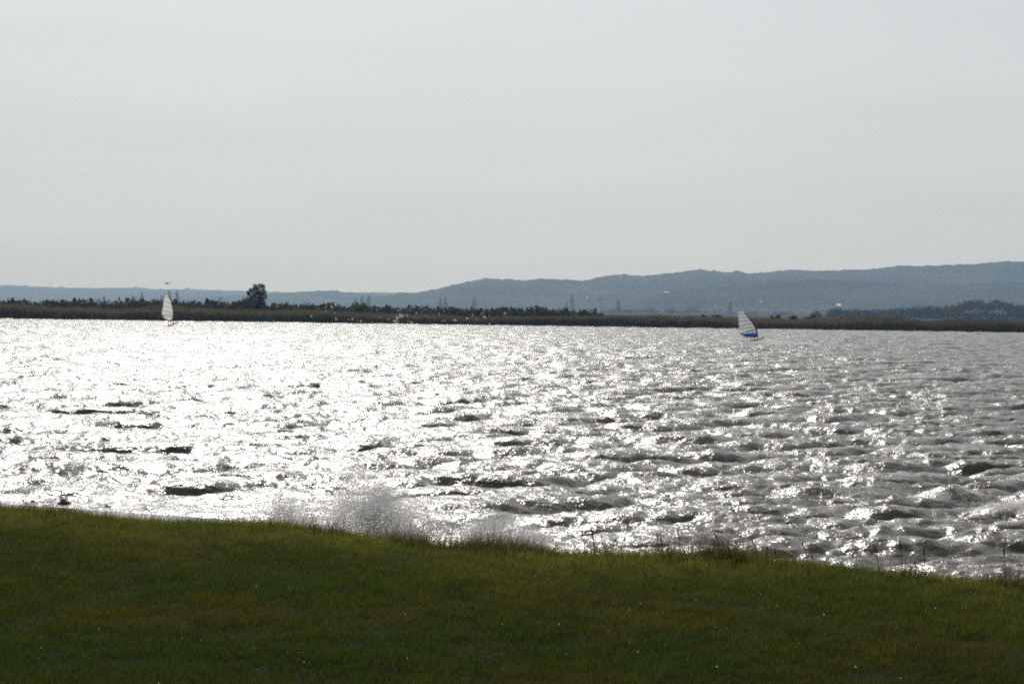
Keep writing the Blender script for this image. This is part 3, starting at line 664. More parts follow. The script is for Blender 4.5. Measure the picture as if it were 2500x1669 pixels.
def windsurf(name, label, foot_px, dist, yaw, scale, luff, leech, foot_curve, battens, board_ends, blue, extra_red, mirror=1):
    """luff / leech: matching polylines from the boom level upward, in local crop pixels relative to the mast foot; scale = crop pixels per metre"""
    o = at_y(foot_px[0], foot_px[1], dist); e = empty(name, (o.x, o.y, o.z))
    cy_, sy_ = math.cos(yaw), math.sin(yaw)
    def W(p, w=0.0):
        u, v = p[0] / scale / cy_, -p[1] / scale
        return Vector((u * cy_ + w * sy_, u * sy_ - w * cy_, v))          # w > 0 bulges to leeward, towards the near shore
    def camber(c, t): return 0.16 * math.sin(math.pi * min(1, c ** .8)) * (1 - .55 * t)
    nrow, ncol = 26, 12
    def along(pl, t):
        q = t * (len(pl) - 1); i = min(int(q), len(pl) - 2); fr = q - i
        return (pl[i][0] + (pl[i + 1][0] - pl[i][0]) * fr, pl[i][1] + (pl[i + 1][1] - pl[i][1]) * fr)
    V, Q = [], []
    for r in range(nrow + 1):
        t = r / nrow; a, b_ = along(luff, t), along(leech, t)
        for c in range(ncol + 1):
            k = c / ncol; V.append(W((a[0] + (b_[0] - a[0]) * k, a[1] + (b_[1] - a[1]) * k), camber(k, t)))
    for r in range(nrow):
        for c in range(ncol):
            i = r * (ncol + 1) + c; Q.append((i, i + 1, i + ncol + 2, i + ncol + 1))
    sail = link('sail', mesh_np('sail', [tuple(v) for v in V], Q), film_c if blue else film_w, e, True)
    so = sail.modifiers.new('thick', 'SOLIDIFY'); so.thickness = 0.003
    # foot panel below the boom line
    V, Q = [], []
    for c in range(ncol + 1):
        k = c / ncol; a, b_ = luff[0], leech[0]; top = (a[0] + (b_[0] - a[0]) * k, a[1] + (b_[1] - a[1]) * k); bot = along(foot_curve, k)
        for r in range(5):
            q = r / 4; V.append(W((top[0] + (bot[0] - top[0]) * q, top[1] + (bot[1] - top[1]) * q), camber(k, 0) * (1 - .5 * q)))
    for c in range(ncol):
        for r in range(4):
            i = c * 5 + r; Q.append((i, i + 5, i + 6, i + 1))
    fp = link('foot_panel', mesh_np('foot_panel', [tuple(v) for v in V], Q), film_b if blue else film_w, sail, True)
    if blue: fp['label'] = 'blue foot panel of the sail'
    fs = fp.modifiers.new('thick', 'SOLIDIFY'); fs.thickness = 0.003
    for (a, b_) in battens:
        pts = []
        for k in np.linspace(0, 1, 9):
            p_ = (a[0] + (b_[0] - a[0]) * k, a[1] + (b_[1] - a[1]) * k); pts.append(W(p_, camber(float(k), .4) + .012))
        v, f = tube(pts, 0.030, 5); link('batten', mesh_np('batten', v, f), batten_m, sail)
    ml = [W((0, 0))] + [W((p_[0], p_[1])) for p_ in luff]
    v, f = tube(ml, [.045] * 2 + list(np.linspace(.045, .026, len(ml) - 2)), 8); link('mast', mesh_np('mast', v, f), carbon, e, True)
    # luff sleeve behind the mast
    v, f = tube([W((p_[0] - 2, p_[1])) for p_ in luff], list(np.linspace(.085, .045, len(luff))), 6); link('luff_sleeve', mesh_np('luff_sleeve', v, f), batten_m, e, True)
    # wishbone boom
    a, b_ = luff[1] if len(luff) > 1 else luff[0], leech[0]
    a = (a[0] * .5 + luff[0][0] * .5, a[1] * .5 + luff[0][1] * .5)
    pr = []
    for s_ in (1, -1):
        pts = [W((a[0] + (b_[0] - a[0]) * k, a[1] + (b_[1] - a[1]) * k), s_ * .26 * math.sin(math.pi * k) ** .8 + camber(k, 0) * .5) for k in np.linspace(0, 1.02, 11)]
        pr.append(tube(pts, .016, 6))
    v, f = join(pr); link('boom', mesh_np('boom', v, f), carbon, e, True)
    for (pa, pb, pc) in extra_red:
        v = [tuple(W(q, .03)) for q in (pa, pb, pc)] + [tuple(W(q, .036)) for q in (pa, pb, pc)]
        me = bpy.data.meshes.new('clew_patch'); me.from_pydata(v, [], [(0, 1, 2), (3, 5, 4), (0, 3, 4, 1), (1, 4, 5, 2), (2, 5, 3, 0)]); link('clew_patch', me, film_r, sail)
    # board
    t0, t1 = board_ends; pa, pb = W(t0), W(t1); Lb = (pb - pa).length; ax = (pb - pa).normalized()
    want = 2.45; dy_ = math.sqrt(max(0, want ** 2 - Lb ** 2)); pa = pa + Vector((0, -dy_ * .5, 0)); pb = pb + Vector((0, dy_ * .5, 0)); ax = (pb - pa).normalized()
    sd = ax.cross(Vector((0, 0, 1))).normalized(); upv = sd.cross(ax)
    V, Q, ns, nk = [], [], 22, 10
    for i in range(ns + 1):
        t = i / ns; wv = .29 * (max(0.0, 1 - ((t - .45) / (.55 if t > .45 else .50)) ** 2)) ** .5 * (1 if t > .1 else .98); wv = max(wv, .02 if i in (0, ns) else .05); th = .055 * (1 - .5 * max(0, t - .6) / .4); rocker = .16 * max(0, (t - .65) / .35) ** 2
        cpt = pa.lerp(pb, t) + upv * (rocker - .05)
        for k in range(nk):
            an = 2 * math.pi * k / nk; ca, sa = math.cos(an), math.sin(an)
            V.append(tuple(cpt + sd * wv * math.copysign(abs(ca) ** .7, ca) + upv * th * math.copysign(abs(sa) ** .6, sa)))
    for i in range(ns):
        for k in range(nk): Q.append((i * nk + k, i * nk + (k + 1) % nk, (i + 1) * nk + (k + 1) % nk, (i + 1) * nk + k))
    bo = link('board', mesh_np('board', V, Q), board_dark, e, True)
    fb = pa + ax * .25 - upv * .05
    me = bpy.data.meshes.new('fin'); fv = [fb, fb + ax * .14, fb - upv * .32 - ax * .06]; me.from_pydata([tuple(q + sd * .006) for q in fv] + [tuple(q - sd * .006) for q in fv], [], [(0, 1, 2), (3, 5, 4), (0, 3, 4, 1), (1, 4, 5, 2), (2, 5, 3, 0)]); link('fin', me, carbon, bo)
    v, f = tube([W((0, 0)) + Vector((0, 0, -.12)), W((0, 0)) + Vector((0, 0, .02)), W((luff[0][0] * .12, luff[0][1] * .12))], [.05, .045, .04], 8)
    mb = link('mast_base', mesh_np('mast_base', v, f), harness_m if not blue else carbon, e, True)
    tag(e, label, 'windsurf board'); return e, o, W

# white sail (left)
mf = (650, 1230)
def rel(lst): return [(a - mf[0], b - mf[1]) for a, b in lst]
luffL = rel([(655, 1090), (664, 1000), (655, 900), (635, 800), (610, 700), (575, 600), (537, 530)])
leechL = rel([(388, 1082), (378, 985), (392, 890), (408, 790), (420, 690), (432, 600), (452, 535)])
footL = rel([(650, 1120), (610, 1165), (555, 1172), (480, 1135), (390, 1086)])
batL = [tuple(rel([(648, 975), (388, 928)])), tuple(rel([(632, 865), (405, 795)])), tuple(rel([(608, 752), (424, 668)])), tuple(rel([(566, 612), (436, 545)])), tuple(rel([(640, 1005), (410, 1040)]))]
e1, o1, W1 = windsurf('windsurfer_rig', 'white windsurf sail with dark battens on far left of the lake', (422, 787.7), RIG_D[0], R(18), 10.45 * F / RIG_D[0], luffL, leechL, footL, batL,
                      rel([(535, 1305), (785, 1205)]), False, [tuple(rel([(385, 1075), (395, 1010), (425, 1070)])), tuple(rel([(612, 1190), (620, 1105), (668, 1095)])), tuple(rel([(612, 1190), (668, 1095), (662, 1195)]))])
rider('person standing on the board behind the white sail, in blue shorts', (o1.x, o1.y + .1, o1.z), 0, (-.40, .12, -.32), (-.74, .12, -.42), (-.55, .55, .42), (-.42, .85, .86), (-.18, .32, .98), (-.62, .36, .98), False, None)
# blue and clear sail (right)
mf = (1140, 1240)
luffR = rel([(1128, 1060), (1105, 960), (1060, 850), (985, 720), (890, 590), (780, 440), (655, 290)])
leechR = rel([(575, 1092), (535, 1030), (515, 920), (492, 780), (470, 600), (455, 450), (445, 300)])
footR = rel([(1130, 1185), (1000, 1195), (860, 1192), (700, 1175), (540, 1098)])
batR = [tuple(rel([(700, 388), (450, 382)])), tuple(rel([(790, 495), (465, 502)])), tuple(rel([(865, 600), (480, 645)])), tuple(rel([(925, 705), (505, 795)])), tuple(rel([(985, 820), (530, 925)])), tuple(rel([(1030, 885), (545, 1075)])), tuple(rel([(1075, 950), (700, 1005)])), tuple(rel([(1105, 1045), (570, 1085)]))]
e2, o2, W2 = windsurf('windsurfer_rig', 'clear windsurf sail with blue foot panel on the right of the lake', (1850, 827), RIG_D[1], R(-14), 14.26 * F / RIG_D[1], luffR, leechR, footR, batR,
                      rel([(840, 1292), (1410, 1212)]), True, [])
rider('person in dark wetsuit standing on the board behind the blue sail', (o2.x, o2.y + .08, o2.z), 0, (-.36, .16, -.08), (-.86, .16, -.14), (-.58, .62, .58), (-.42, .95, 1.02), (-.25, .34, 1.08), (-.7, .36, 1.04), True, None)

# ------------------------------------------------------------------ bird above the white sail
def bird():
    p = at_y(409, 692, 140.0); e = empty('bird', p, R(35)); e.scale = (1.35, 1.35, 1.35); bm_ = plain('bird_feathers', (0.03, 0.03, 0.028), 0.8, 0.2, 0.2, 20)
    v, f = tube([(0, -.11, 0), (0, -.085, .008), (0, -.04, 0), (0, .03, -.004), (0, .09, 0), (0, .15, .0)], [.008, .022, .034, .032, .016, .006], 8)
    link('body', mesh_np('body', v, f), bm_, e, True)
    for s in (1, -1):
        top = [(s * .02, -.05, .01), (s * .12, -.075, .05), (s * .24, -.02, .03), (s * .14, .0, .045), (s * .02, .05, .01)]
        v = top + [(a, b, c - .006) for a, b, c in top]; n = 5
        me = bpy.data.meshes.new('wing'); me.from_pydata(v, [], [tuple(range(n)), tuple(range(2 * n - 1, n - 1, -1))] + [(i, (i + 1) % n, n + (i + 1) % n, n + i) for i in range(n)]); link('wing', me, bm_, e)
    tag(e, 'small dark bird flying just above the white sail', 'bird')
bird()

# ------------------------------------------------------------------ rocks at the ledge
rock_m = plain('wet_rock', (0.10, 0.09, 0.08), 0.35, 0.5, 0.4, 9)
def rock(px, py, w, h, seed, label):
    p = at_z(px, py, LEDGE_Z - 0.05); s = p.y / F; e_w, e_h = w * s, h * s
    bm = bmesh.new(); bmesh.ops.create_icosphere(bm, subdivisions=3, radius=1.0); g = random.Random(seed)
    ph = [g.uniform(0, 6) for _ in range(6)]
    for v in bm.verts:
        c = v.co; k = 1 + .18 * math.sin(3 * c.x + ph[0]) * math.sin(2.5 * c.y + ph[1]) + .14 * math.sin(5 * c.z + ph[2] + 3 * c.x) + .07 * math.sin(11 * c.x + ph[3]) * math.sin(9 * c.z + ph[4]) + g.uniform(-.03, .03)
        z = c.z * k; z = z * .3 if z < 0 else z * (1.0 + .25 * (1 - abs(c.x)))
        v.co = Vector((c.x * k * e_w * .5, c.y * k * e_w * .5, z * e_h * .8))
    me = bpy.data.meshes.new('rock'); bm.to_mesh(me); bm.free(); o = link('rock', me, rock_m); o.location = p + Vector((0, -.12, .03))
    tag(o, label, 'rock', 'rocks at the water edge'); return o
rock(161, 1233, 28, 16, 1, 'largest dark pointed rock at the water edge on the left')
rock(84, 1228, 11, 6, 2, 'small dark rock left of the pointed rock')
rock(101, 1229, 20, 3, 3, 'flat low rock beside the small rock left of the pointed rock')
rock(264, 1240, 24, 6, 4, 'pale low wet rock right of the pointed rock')
rock(364, 1246, 30, 4, 5, 'long low dark rock farthest right along the ledge')

# ------------------------------------------------------------------ grass
def grass():
    g = np.random.default_rng(21); n = 900000
    y = 14.5 + 22 * g.random(n); x = (g.random(n) * 2 - 1) * (0.235 * y + 1.2)
    keep = (y < y_edge(x) + 0.12); x, y = x[keep], y[keep]; n = len(x)
    z = lawn_z(x, np.minimum(y, y_edge(x))) - 0.025 - np.clip(y - y_edge(x), 0, 1) * .3
    de = y_edge(x) - y
    long_ = np.exp(-np.clip(de, 0, None) / 0.7)
    patch = fbm(x * .8, y * .45, 31, 4); patch2 = fbm(x * .25, y * .18, 37, 3); fine = fbm(x * 3, y * 2, 41, 2)
    tuft = vnoise(x * 5.5, y * 4.0, 43) * .6 + vnoise(x * 12, y * 9, 44) * .4
    H = (0.045 + 0.045 * g.random(n)) * (0.45 + 0.6 * fine + .75 * tuft) + long_ * 0.09 * g.random(n) * (0.3 + 1.4 * vnoise(x * 1.3, y * .1, 9))
    th = g.uniform(0, np.pi, n); w = 0.0030 + 0.0024 * g.random(n)
    dx, dy = np.cos(th) * w, np.sin(th) * w
    lean = g.normal(size=(n, 2)) * H[:, None] * 0.45 + np.array([0.12, -0.22]) * H[:, None]
    v = np.stack([np.stack([x - dx, y - dy, z], 1), np.stack([x + dx, y + dy, z], 1), np.stack([x + lean[:, 0], y + lean[:, 1], z + H], 1)], 1).reshape(-1, 3)
    f = np.arange(3 * n).reshape(n, 3)
    gcol = np.array([0.032, 0.049, 0.010]); ycol = np.array([0.062, 0.064, 0.013]); bcol = np.array([0.060, 0.042, 0.015]); dcol = np.array([0.020, 0.033, 0.009]); lit_dry_col = np.array([0.24, 0.24, 0.075])
    a = np.clip((patch - .42) * 3.2, 0, 1)[:, None]; b = np.clip((patch2 - .5) * 4, 0, 1)[:, None]
    a = a * .75; c = gcol * (1 - a) + ycol * a * .6 + bcol * a * .4
    c = c * (1 - .35 * b) + dcol * .35 * b
    dry = (np.exp(-np.clip(de, 0, None) / 1.9) * np.clip(.45 + .9 * (patch - .3), .2, 1))[:, None]  # dry yellow rim plus the sunlit strip, painted brighter into the blade colour
    c = c * (1 - .85 * dry) + (lit_dry_col * .85 + bcol * .15) * .85 * dry  # dry mixes in both the dry rim and the painted sunlit strip
    c = np.where(g.random((n, 1)) < .10, bcol * 1.1, c) * (0.65 + .7 * g.random((n, 1))) * (.7 + .6 * tuft[:, None])
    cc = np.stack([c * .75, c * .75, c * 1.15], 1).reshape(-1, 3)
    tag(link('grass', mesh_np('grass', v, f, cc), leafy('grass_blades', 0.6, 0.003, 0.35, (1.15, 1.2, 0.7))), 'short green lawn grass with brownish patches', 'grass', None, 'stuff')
    # coarser tufts standing in the lawn
    nt_ = 420; ty = 14.5 + 18 * g.random(nt_); tx = (g.random(nt_) * 2 - 1) * (.235 * ty + 1); kk = ty < y_edge(tx) - .3; tx, ty = tx[kk], ty[kk]; nt_ = len(tx)
    m_ = 70; cx = np.repeat(tx, m_); cyy = np.repeat(ty, m_); sp = np.repeat(.03 + .07 * g.random(nt_), m_); nn_ = nt_ * m_
    x = cx + g.normal(size=nn_) * sp; y = cyy + g.normal(size=nn_) * sp; z = lawn_z(x, y) - .02
    H = np.repeat(.05 + .07 * g.random(nt_), m_) * (.5 + .7 * g.random(nn_)); w = .0028 + .002 * g.random(nn_); th = g.uniform(0, np.pi, nn_); dx, dy = np.cos(th) * w, np.sin(th) * w
    ln = np.stack([(x - cx) * .9, (y - cyy) * .9], 1) + g.normal(size=(nn_, 2)) * H[:, None] * .3
    v = np.stack([np.stack([x - dx, y - dy, z], 1), np.stack([x + dx, y + dy, z], 1), np.stack([x + ln[:, 0], y + ln[:, 1], z + H], 1)], 1).reshape(-1, 3)
    tc_ = np.where(g.random((nt_, 1)) < .35, np.array([[.055, .040, .014]]), np.array([[.018, .034, .006]])) * (.7 + .6 * g.random((nt_, 1)))
    c = np.repeat(tc_, m_, 0) * (.7 + .6 * g.random((nn_, 1)))
    tag(link('grass_tufts', mesh_np('grass_tufts', v, np.arange(3 * nn_).reshape(nn_, 3), np.repeat(c, 3, 0)), bpy.data.materials['grass_blades']), 'coarser dark tufts standing in the mown lawn', 'grass', None, 'stuff')
    # longer rank grass on the very edge
    n = 42000; x = (g.random(n) * 2 - 1) * 8.5; clump = fbm(x * 1.1, x * 0, 51, 4)
    keep = g.random(n) < np.clip((clump - .3) * 3, np.where(x > 0.5, .4, .15), 1); x = x[keep]; n = len(x); clump = clump[keep]
    y = y_edge(x) + g.normal(size=n) * .22 + .04; z = np.minimum(lawn_z(x, np.minimum(y, y_edge(x))), .5) - .02 - np.clip(y - y_edge(x), 0, 1) * .5
    H = (0.06 + 0.17 * g.random(n) ** 2.0) * np.clip(0.42 + 1.9 * (clump - .3), .38, 1.45) * np.where(x > 0.5, 1.35, np.where(x > -2.5, 1.0, .75))
    tall = g.random(n) < np.where(x > 0.5, .10, .06); H = np.where(tall, H * 1.9, H)
    w = 0.0022 + .0016 * g.random(n); th = g.uniform(0, np.pi, n); dx, dy = np.cos(th) * w, np.sin(th) * w
    lean = g.normal(size=(n, 2)) * H[:, None] * .28 + np.array([.14, -.05]) * H[:, None]
    v = np.stack([np.stack([x - dx, y - dy, z], 1), np.stack([x + dx, y + dy, z], 1), np.stack([x + lean[:, 0] * .35 + dx * .8, y + lean[:, 1] * .35 + dy * .8, z + H * .6], 1), np.stack([x + lean[:, 0] * .35 - dx * .8, y + lean[:, 1] * .35 - dy * .8, z + H * .6], 1), np.stack([x + lean[:, 0], y + lean[:, 1], z + H], 1)], 1).reshape(-1, 3)
    b = np.arange(n)[:, None] * 5; f = np.concatenate([b + np.array([[0, 1, 2]]), b + np.array([[0, 2, 3]]), b + np.array([[3, 2, 4]])])
    ck = np.clip((clump[:, None] - .4) * 4, 0, 1); c = (np.array([0.100, 0.096, 0.020]) * (1 - ck) + np.array([0.085, 0.064, 0.034]) * ck) * (.6 + .8 * g.random((n, 1)))
    tag(link('edge_grass', mesh_np('edge_grass', v, f, np.repeat(c, 5, 0)), bpy.data.materials['grass_blades']), 'longer brownish grass along the lawn edge above the water', 'grass', None, 'stuff')
    # white specks modelled in place of sun glints on the blades
    n = 240; y = 15 + 19 * g.random(n); x = (g.random(n) * 2 - 1) * .22 * y; k = y < y_edge(x) - .1; x, y = x[k], y[k]; n = len(x)
    z = lawn_z(x, y) + .035 + .03 * g.random(n); s = .0025 + .0045 * g.random(n) ** 2.5
    oct_v = np.array([(1, 0, 0), (-1, 0, 0), (0, 1, 0), (0, -1, 0), (0, 0, 1), (0, 0, -1)], dtype=float); oct_f = np.array([(0, 2, 4), (2, 1, 4), (1, 3, 4), (3, 0, 4), (2, 0, 5), (1, 2, 5), (3, 1, 5), (0, 3, 5)])
    v = (np.stack([x, y, z], 1)[:, None, :] + oct_v[None] * s[:, None, None] * np.array([1, 1, 1])).reshape(-1, 3); f = (oct_f[None] + np.arange(n)[:, None, None] * 6).reshape(-1, 3)
    tag(link('glint_specks', mesh_np('glint_specks', v, f), spray_m), 'tiny white specks standing in for sun glints on the lawn', 'glints', None, 'stuff')

# spray material: water drops scatter most of the light forward
m, n, l, b = newmat('spray_drops'); n.remove(b); o_ = n['Material Output']
tr = n.new('ShaderNodeBsdfTranslucent'); tr.inputs['Color'].default_value = (0.97, 0.96, 0.95, 1); df = n.new('ShaderNodeBsdfDiffuse'); df.inputs['Color'].default_value = (0.8, 0.79, 0.78, 1)
ms = n.new('ShaderNodeMixShader'); ms.inputs[0].default_value = .75; l.new(df.outputs[0], ms.inputs[1]); l.new(tr.outputs[0], ms.inputs[2])
gl = n.new('ShaderNodeBsdfGlossy'); gl.inputs['Roughness'].default_value = .2; ms2 = n.new('ShaderNodeMixShader'); ms2.inputs[0].default_value = .12
l.new(ms.outputs[0], ms2.inputs[1]); l.new(gl.outputs[0], ms2.inputs[2])
tpn = n.new('ShaderNodeBsdfTransparent'); ms3 = n.new('ShaderNodeMixShader'); ms3.inputs[0].default_value = .62; l.new(tpn.outputs[0], ms3.inputs[1]); l.new(ms2.outputs[0], ms3.inputs[2]); l.new(ms3.outputs[0], o_.inputs['Surface'])
spray_m = m
grass()

# tall dry stalks along the lawn edge: (photo x, base y, top y, lean px)
stalk_m = plain('dry_stalk', (0.060, 0.048, 0.030), 0.8, 0.2, 0.3, 30)
def stalk(px, pb, pt, lean, label, group, y=None):
    b0 = at_z(px, pb, LAWN_Z - .05) if y is None else at_z(px, pb, y); s = b0.y / F; H = (pb - pt) * s; ln = lean * s
    e = empty('grass_stalk', b0)
    v, f = tube([(0, 0, -.03), (ln * .25, 0, H * .4), (ln * .6, .01, H * .75), (ln * .85, .01, H * .9)], [.0046, .004, .0034, .0025], 5); link('stem', mesh_np('stem', v, f), stalk_m, e)
    v, f = tube([(ln * .6, .01, H * .75), (ln * .75, .012, H * .84), (ln * .9, .012, H * .93), (ln, .012, H)], [.0026, .0085, .008, .002], 6); link('seed_head', mesh_np('seed_head', v, f), stalk_m, e)
    v, f = tube([(ln * .12, 0, H * .2), (ln * .12 + .02, .0, H * .42), (ln * .12 + .05, 0, H * .5)], [.002, .003, .001], 4); link('leaf', mesh_np('leaf', v, f), stalk_m, e)
    tag(e, label, 'grass stalk', group)
st = [(1430, 1352, 1292, -12), (1452, 1350, 1300, -9), (1455, 1355, 1286, -14), (1476, 1352, 1302, -10), (1494, 1356, 1312, 8), (1512, 1360, 1308, 14), (1610, 1368, 1298, -8), (1618, 1370, 1310, -6), (1663, 1372, 1290, -10), (1775, 1378, 1300, -34), (1775, 1380, 1322, -12), (1855, 1388, 1312, -22), (1897, 1392, 1338, -6), (1975, 1400, 1322, -18), (2148, 1412, 1330, -14), (2205, 1418, 1320, -10), (2258, 1424, 1335, -4), (2456, 1450, 1330, -8), (2075, 1410, 1345, 8), (1990, 1398, 1352, -9), (1868, 1392, 1330, 5), (2240, 1430, 1368, -8)]
cnt = {}
for i, (px, pb, pt, ln) in enumerate(sorted(st)):
    grp = 'stalks on the middle lawn edge' if px < 1700 else ('stalks on the lawn edge under the blue sail' if px < 2100 else 'stalks on the right lawn edge')
    lab = {'stalks on the middle lawn edge': 'thin dry grass stalk on the lawn edge right of the wave splash', 'stalks on the lawn edge under the blue sail': 'thin dry grass stalk on the lawn edge straight below the blue sail', 'stalks on the right lawn edge': 'thin dry grass stalk on the lawn edge towards the right picture edge'}[grp]
    cnt[grp] = cnt.get(grp, -1) + 1
    stalk(px, pb + 8, pt, ln, lab.replace('thin dry grass stalk', 'dry grass stalk').replace(' towards the right picture edge', ' near the right picture edge') + ', %s from the left' % ORD[cnt[grp]], grp)
stalk(1581, 1420, 1396, -9, 'single short dark stalk standing alone in the lawn', None, LAWN_Z - .02)

# ------------------------------------------------------------------ breaking wave: spray and flung drops
def spray():
    g = np.random.default_rng(64)
    P, S = [], []
    def jet(px, py_base, py_top, half, n, size, yj=0.5, pw=1.0):
        b0 = at_z(px, py_base, 0.1); s = b0.y / F
        t = g.random(n) ** pw; hgt = (py_base - py_top) * s
        x = b0.x + g.normal(size=n) * half * s * (0.55 + .45 * t) * .62; z = -0.05 + t * hgt * (0.72 + .28 * g.random(n)) ; y = b0.y + g.normal(size=n) * yj
        # shred into filaments
        ang = np.arctan2(x - b0.x, z + .25); rr = np.hypot(x - b0.x, z + .25)
        nn = .5 * fbm(ang * 7 + px, rr * 1.6, 71, 4) + .5 * fbm(x * 4 + 7, z * 4, 73, 3); k = g.random(n) < np.clip((nn - .40) * 6, .03, 1)
        P.append(np.stack([x, y, z], 1)[k]); S.append((size * (.35 + 1.3 * g.random(n) ** 3))[k])
    jet(900, 1330, 1140, 110, 32000, .0060, pw=1.15); jet(955, 1335, 1165, 110, 34000, .0060, pw=1.25); jet(860, 1330, 1115, 70, 13000, .0055, pw=1.0); jet(845, 1300, 1105, 36, 4500, .005, pw=.7); jet(925, 1335, 1130, 60, 9000, .005, pw=1.0)
    jet(725, 1310, 1185, 75, 22000, .0060, pw=1.1); jet(800, 1320, 1195, 100, 16000, .0055, pw=1.1); jet(1030, 1340, 1215, 110, 18000, .0055, pw=1.25); jet(1165, 1350, 1225, 100, 20000, .0058, pw=1.25); jet(1250, 1352, 1265, 110, 12000, .0052, pw=1.25); jet(1400, 1355, 1285, 200, 11000, .0048, pw=1.25); jet(1100, 1345, 1255, 420, 26000, .0048, pw=1.1); jet(1420, 1356, 1270, 260, 14000, .0045, pw=1.2); jet(900, 1325, 1085, 150, 5200, .0105, pw=.8); jet(730, 1305, 1165, 90, 2200, .0095, pw=.8); jet(1150, 1345, 1215, 160, 2600, .0095, pw=.9); jet(900, 1330, 1240, 420, 22000, .0050, pw=1.1)
    # foam of the breaker on the right
    for px, py, w, hh, n in ((2290, 1218, 50, 20, 1500), (2320, 1200, 50, 10, 600), (2450, 1245, 110, 20, 2600), (2490, 1232, 80, 16, 1200)):
        b0 = at_z(px, py, .12); s = b0.y / F
        P.append(np.stack([b0.x + g.normal(size=n) * w * s * .35, b0.y + g.normal(size=n) * .35, .12 + g.random(n) * hh * s], 1)); S.append(.003 + .007 * g.random(n) ** 2)
    # drops flung high
    n = 46; fx = np.concatenate([g.uniform(850, 1260, 30), g.uniform(700, 1000, 10), g.uniform(1000, 1420, 6)]); fy = np.concatenate([g.uniform(755, 792, 34), g.uniform(715, 790, 12)])
    fl = [(905, 762), (968, 772), (970, 780), (973, 784), (976, 772), (966, 785), (996, 783), (1232, 763), (1232, 766), (1195, 790), (1038, 770), (1072, 765), (1200, 778), (1163, 780), (928, 774), (1064, 780), (1095, 764), (1176, 768), (820, 778), (860, 778), (880, 785), (1004, 786), (1085, 782), (1112, 781), (1160, 791), (1140, 776)]
    pts = [at_y(a, b, 34 + g.random() * 1.5) for a, b in list(zip(fx, fy)) + fl]
    P.append(np.array([tuple(q) for q in pts])); S.append(.008 + .011 * g.random(len(pts)) ** 2)
    # curling thread of water
    th = np.linspace(0, 1, 60); cx = 975 - 12 * np.sin(th * 3.0) + 9 * np.cos(th * 2.2); cy = 770 + 17 * th
    pts = [at_y(a + g.normal() * 1.5, b + g.normal() * 1.2, 34.5) for a, b in zip(cx, cy)]; P.append(np.array([tuple(q) for q in pts])); S.append(.006 + .006 * g.random(60))
    P = np.concatenate(P); S = np.concatenate(S); n = len(P)
    tv = np.array([(1, 0, -.7), (-1, 0, -.7), (0, 1, .7), (0, -1, .7)]); tf = np.array([(0, 2, 1), (0, 1, 3), (0, 3, 2), (1, 2, 3)])
    st = 1 + 1.2 * g.random((n, 1, 1))
    ax = g.normal(size=(n, 1, 3)) * .5
    v = P[:, None, :] + (tv[None] + ax * tv[None][:, :, 2:3]) * S[:, None, None]
    f = (tf[None] + np.arange(n)[:, None, None] * 4).reshape(-1, 3)
    sp = tag(link('wave_spray', mesh_np('wave_spray', v.reshape(-1, 3), f), spray_m), 'white spray of a wave bursting against the shore', 'spray', None, 'stuff')
    # the finest drops: a cloud of mist in each burst
    mm = bpy.data.materials.new('spray_mist'); mm.use_nodes = True; n = mm.node_tree.nodes; l = mm.node_tree.links; n.clear()
    o_ = n.new('ShaderNodeOutputMaterial'); pv = n.new('ShaderNodeVolumePrincipled'); pv.inputs['Color'].default_value = (1, 1, 1, 1); pv.inputs['Anisotropy'].default_value = .6
    tcn = n.new('ShaderNodeTexCoord'); ln = n.new('ShaderNodeVectorMath'); ln.operation = 'LENGTH'; l.new(tcn.outputs['Object'], ln.inputs[0])
    fo = n.new('ShaderNodeMapRange'); fo.interpolation_type = 'SMOOTHSTEP'; fo.inputs['From Min'].default_value = 1.0; fo.inputs['From Max'].default_value = .45; fo.inputs['To Min'].default_value = -.62; fo.inputs['To Max'].default_value = .25; l.new(ln.outputs['Value'], fo.inputs['Value'])
    mp_ = n.new('ShaderNodeMapping'); mp_.inputs['Scale'].default_value = (1.5, .8, .9); l.new(tcn.outputs['Object'], mp_.inputs['Vector'])
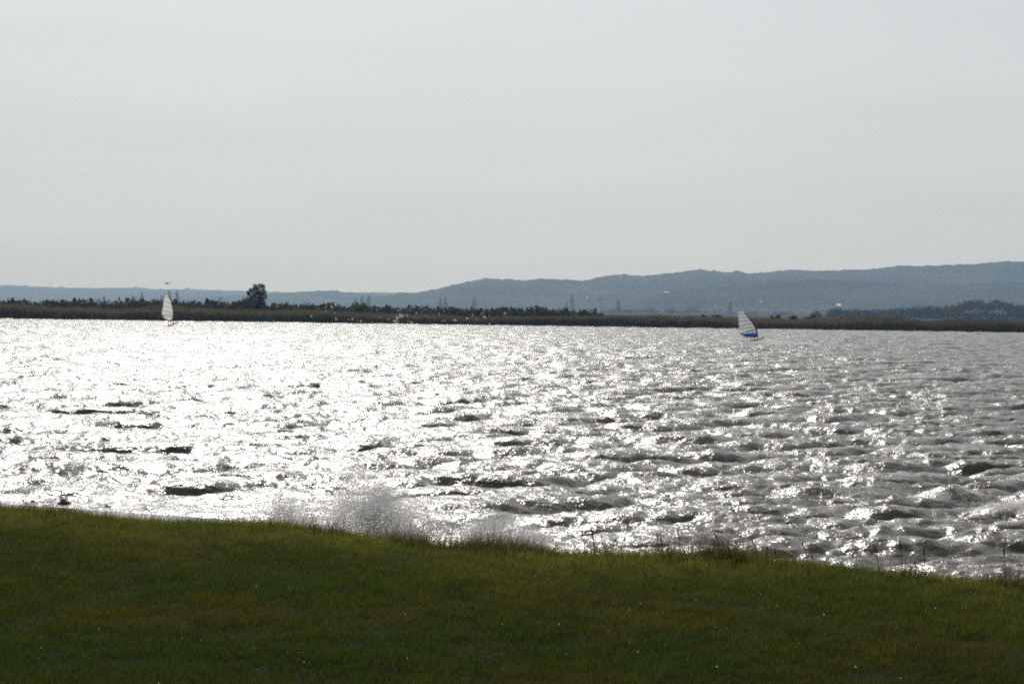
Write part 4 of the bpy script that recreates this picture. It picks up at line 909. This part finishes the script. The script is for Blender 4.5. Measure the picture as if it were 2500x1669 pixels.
    nz_ = n.new('ShaderNodeTexNoise'); nz_.inputs['Scale'].default_value = 2.6; nz_.inputs['Detail'].default_value = 5; nz_.inputs['Roughness'].default_value = .62; l.new(mp_.outputs[0], nz_.inputs['Vector'])
    ad = n.new('ShaderNodeMath'); ad.operation = 'ADD'; l.new(nz_.outputs[0], ad.inputs[0]); l.new(fo.outputs[0], ad.inputs[1])
    mr = n.new('ShaderNodeMapRange'); mr.inputs['From Min'].default_value = .28; mr.inputs['From Max'].default_value = .8; mr.inputs['To Max'].default_value = 3.4; l.new(ad.outputs[0], mr.inputs['Value'])
    l.new(mr.outputs[0], pv.inputs['Density']); l.new(pv.outputs[0], o_.inputs['Volume'])
    bm = bmesh.new(); bmesh.ops.create_icosphere(bm, subdivisions=3, radius=1.0); me = bpy.data.meshes.new('mist'); bm.to_mesh(me); bm.free(); me.materials.append(mm)
    for px, pb, pt, half in ((905, 1335, 1045, 165), (700, 1312, 1135, 88), (1225, 1352, 1200, 170)):
        b0 = at_z(px, pb, 0.05); q = b0.y / F; o = link('mist', me, None, sp); o.location = b0; o.scale = (half * q, .55, (pb - pt) * q)
spray()

# ------------------------------------------------------------------ haze
hv = [(x, y, z) for z in (-4, 190) for y in (-90, 15000) for x in (-7400, 7400)]
me = bpy.data.meshes.new('haze'); me.from_pydata(hv, [], [(0, 2, 3, 1), (4, 5, 7, 6), (0, 1, 5, 4), (2, 6, 7, 3), (0, 4, 6, 2), (1, 3, 7, 5)])
hm = bpy.data.materials.new('haze_air'); hm.use_nodes = True; n = hm.node_tree.nodes; l = hm.node_tree.links; n.clear()
o_ = n.new('ShaderNodeOutputMaterial'); pv = n.new('ShaderNodeVolumePrincipled')
pv.inputs['Color'].default_value = (0.46, 0.70, 1.0, 1); pv.inputs['Density'].default_value = 1.0e-4; pv.inputs['Anisotropy'].default_value = 0.23; pv.inputs['Absorption Color'].default_value = (0.80, 0.94, 1.0, 1)
l.new(pv.outputs[0], o_.inputs['Volume'])
tag(link('haze', me, hm), 'thin pale air haze over the lake', 'haze', None, 'stuff')
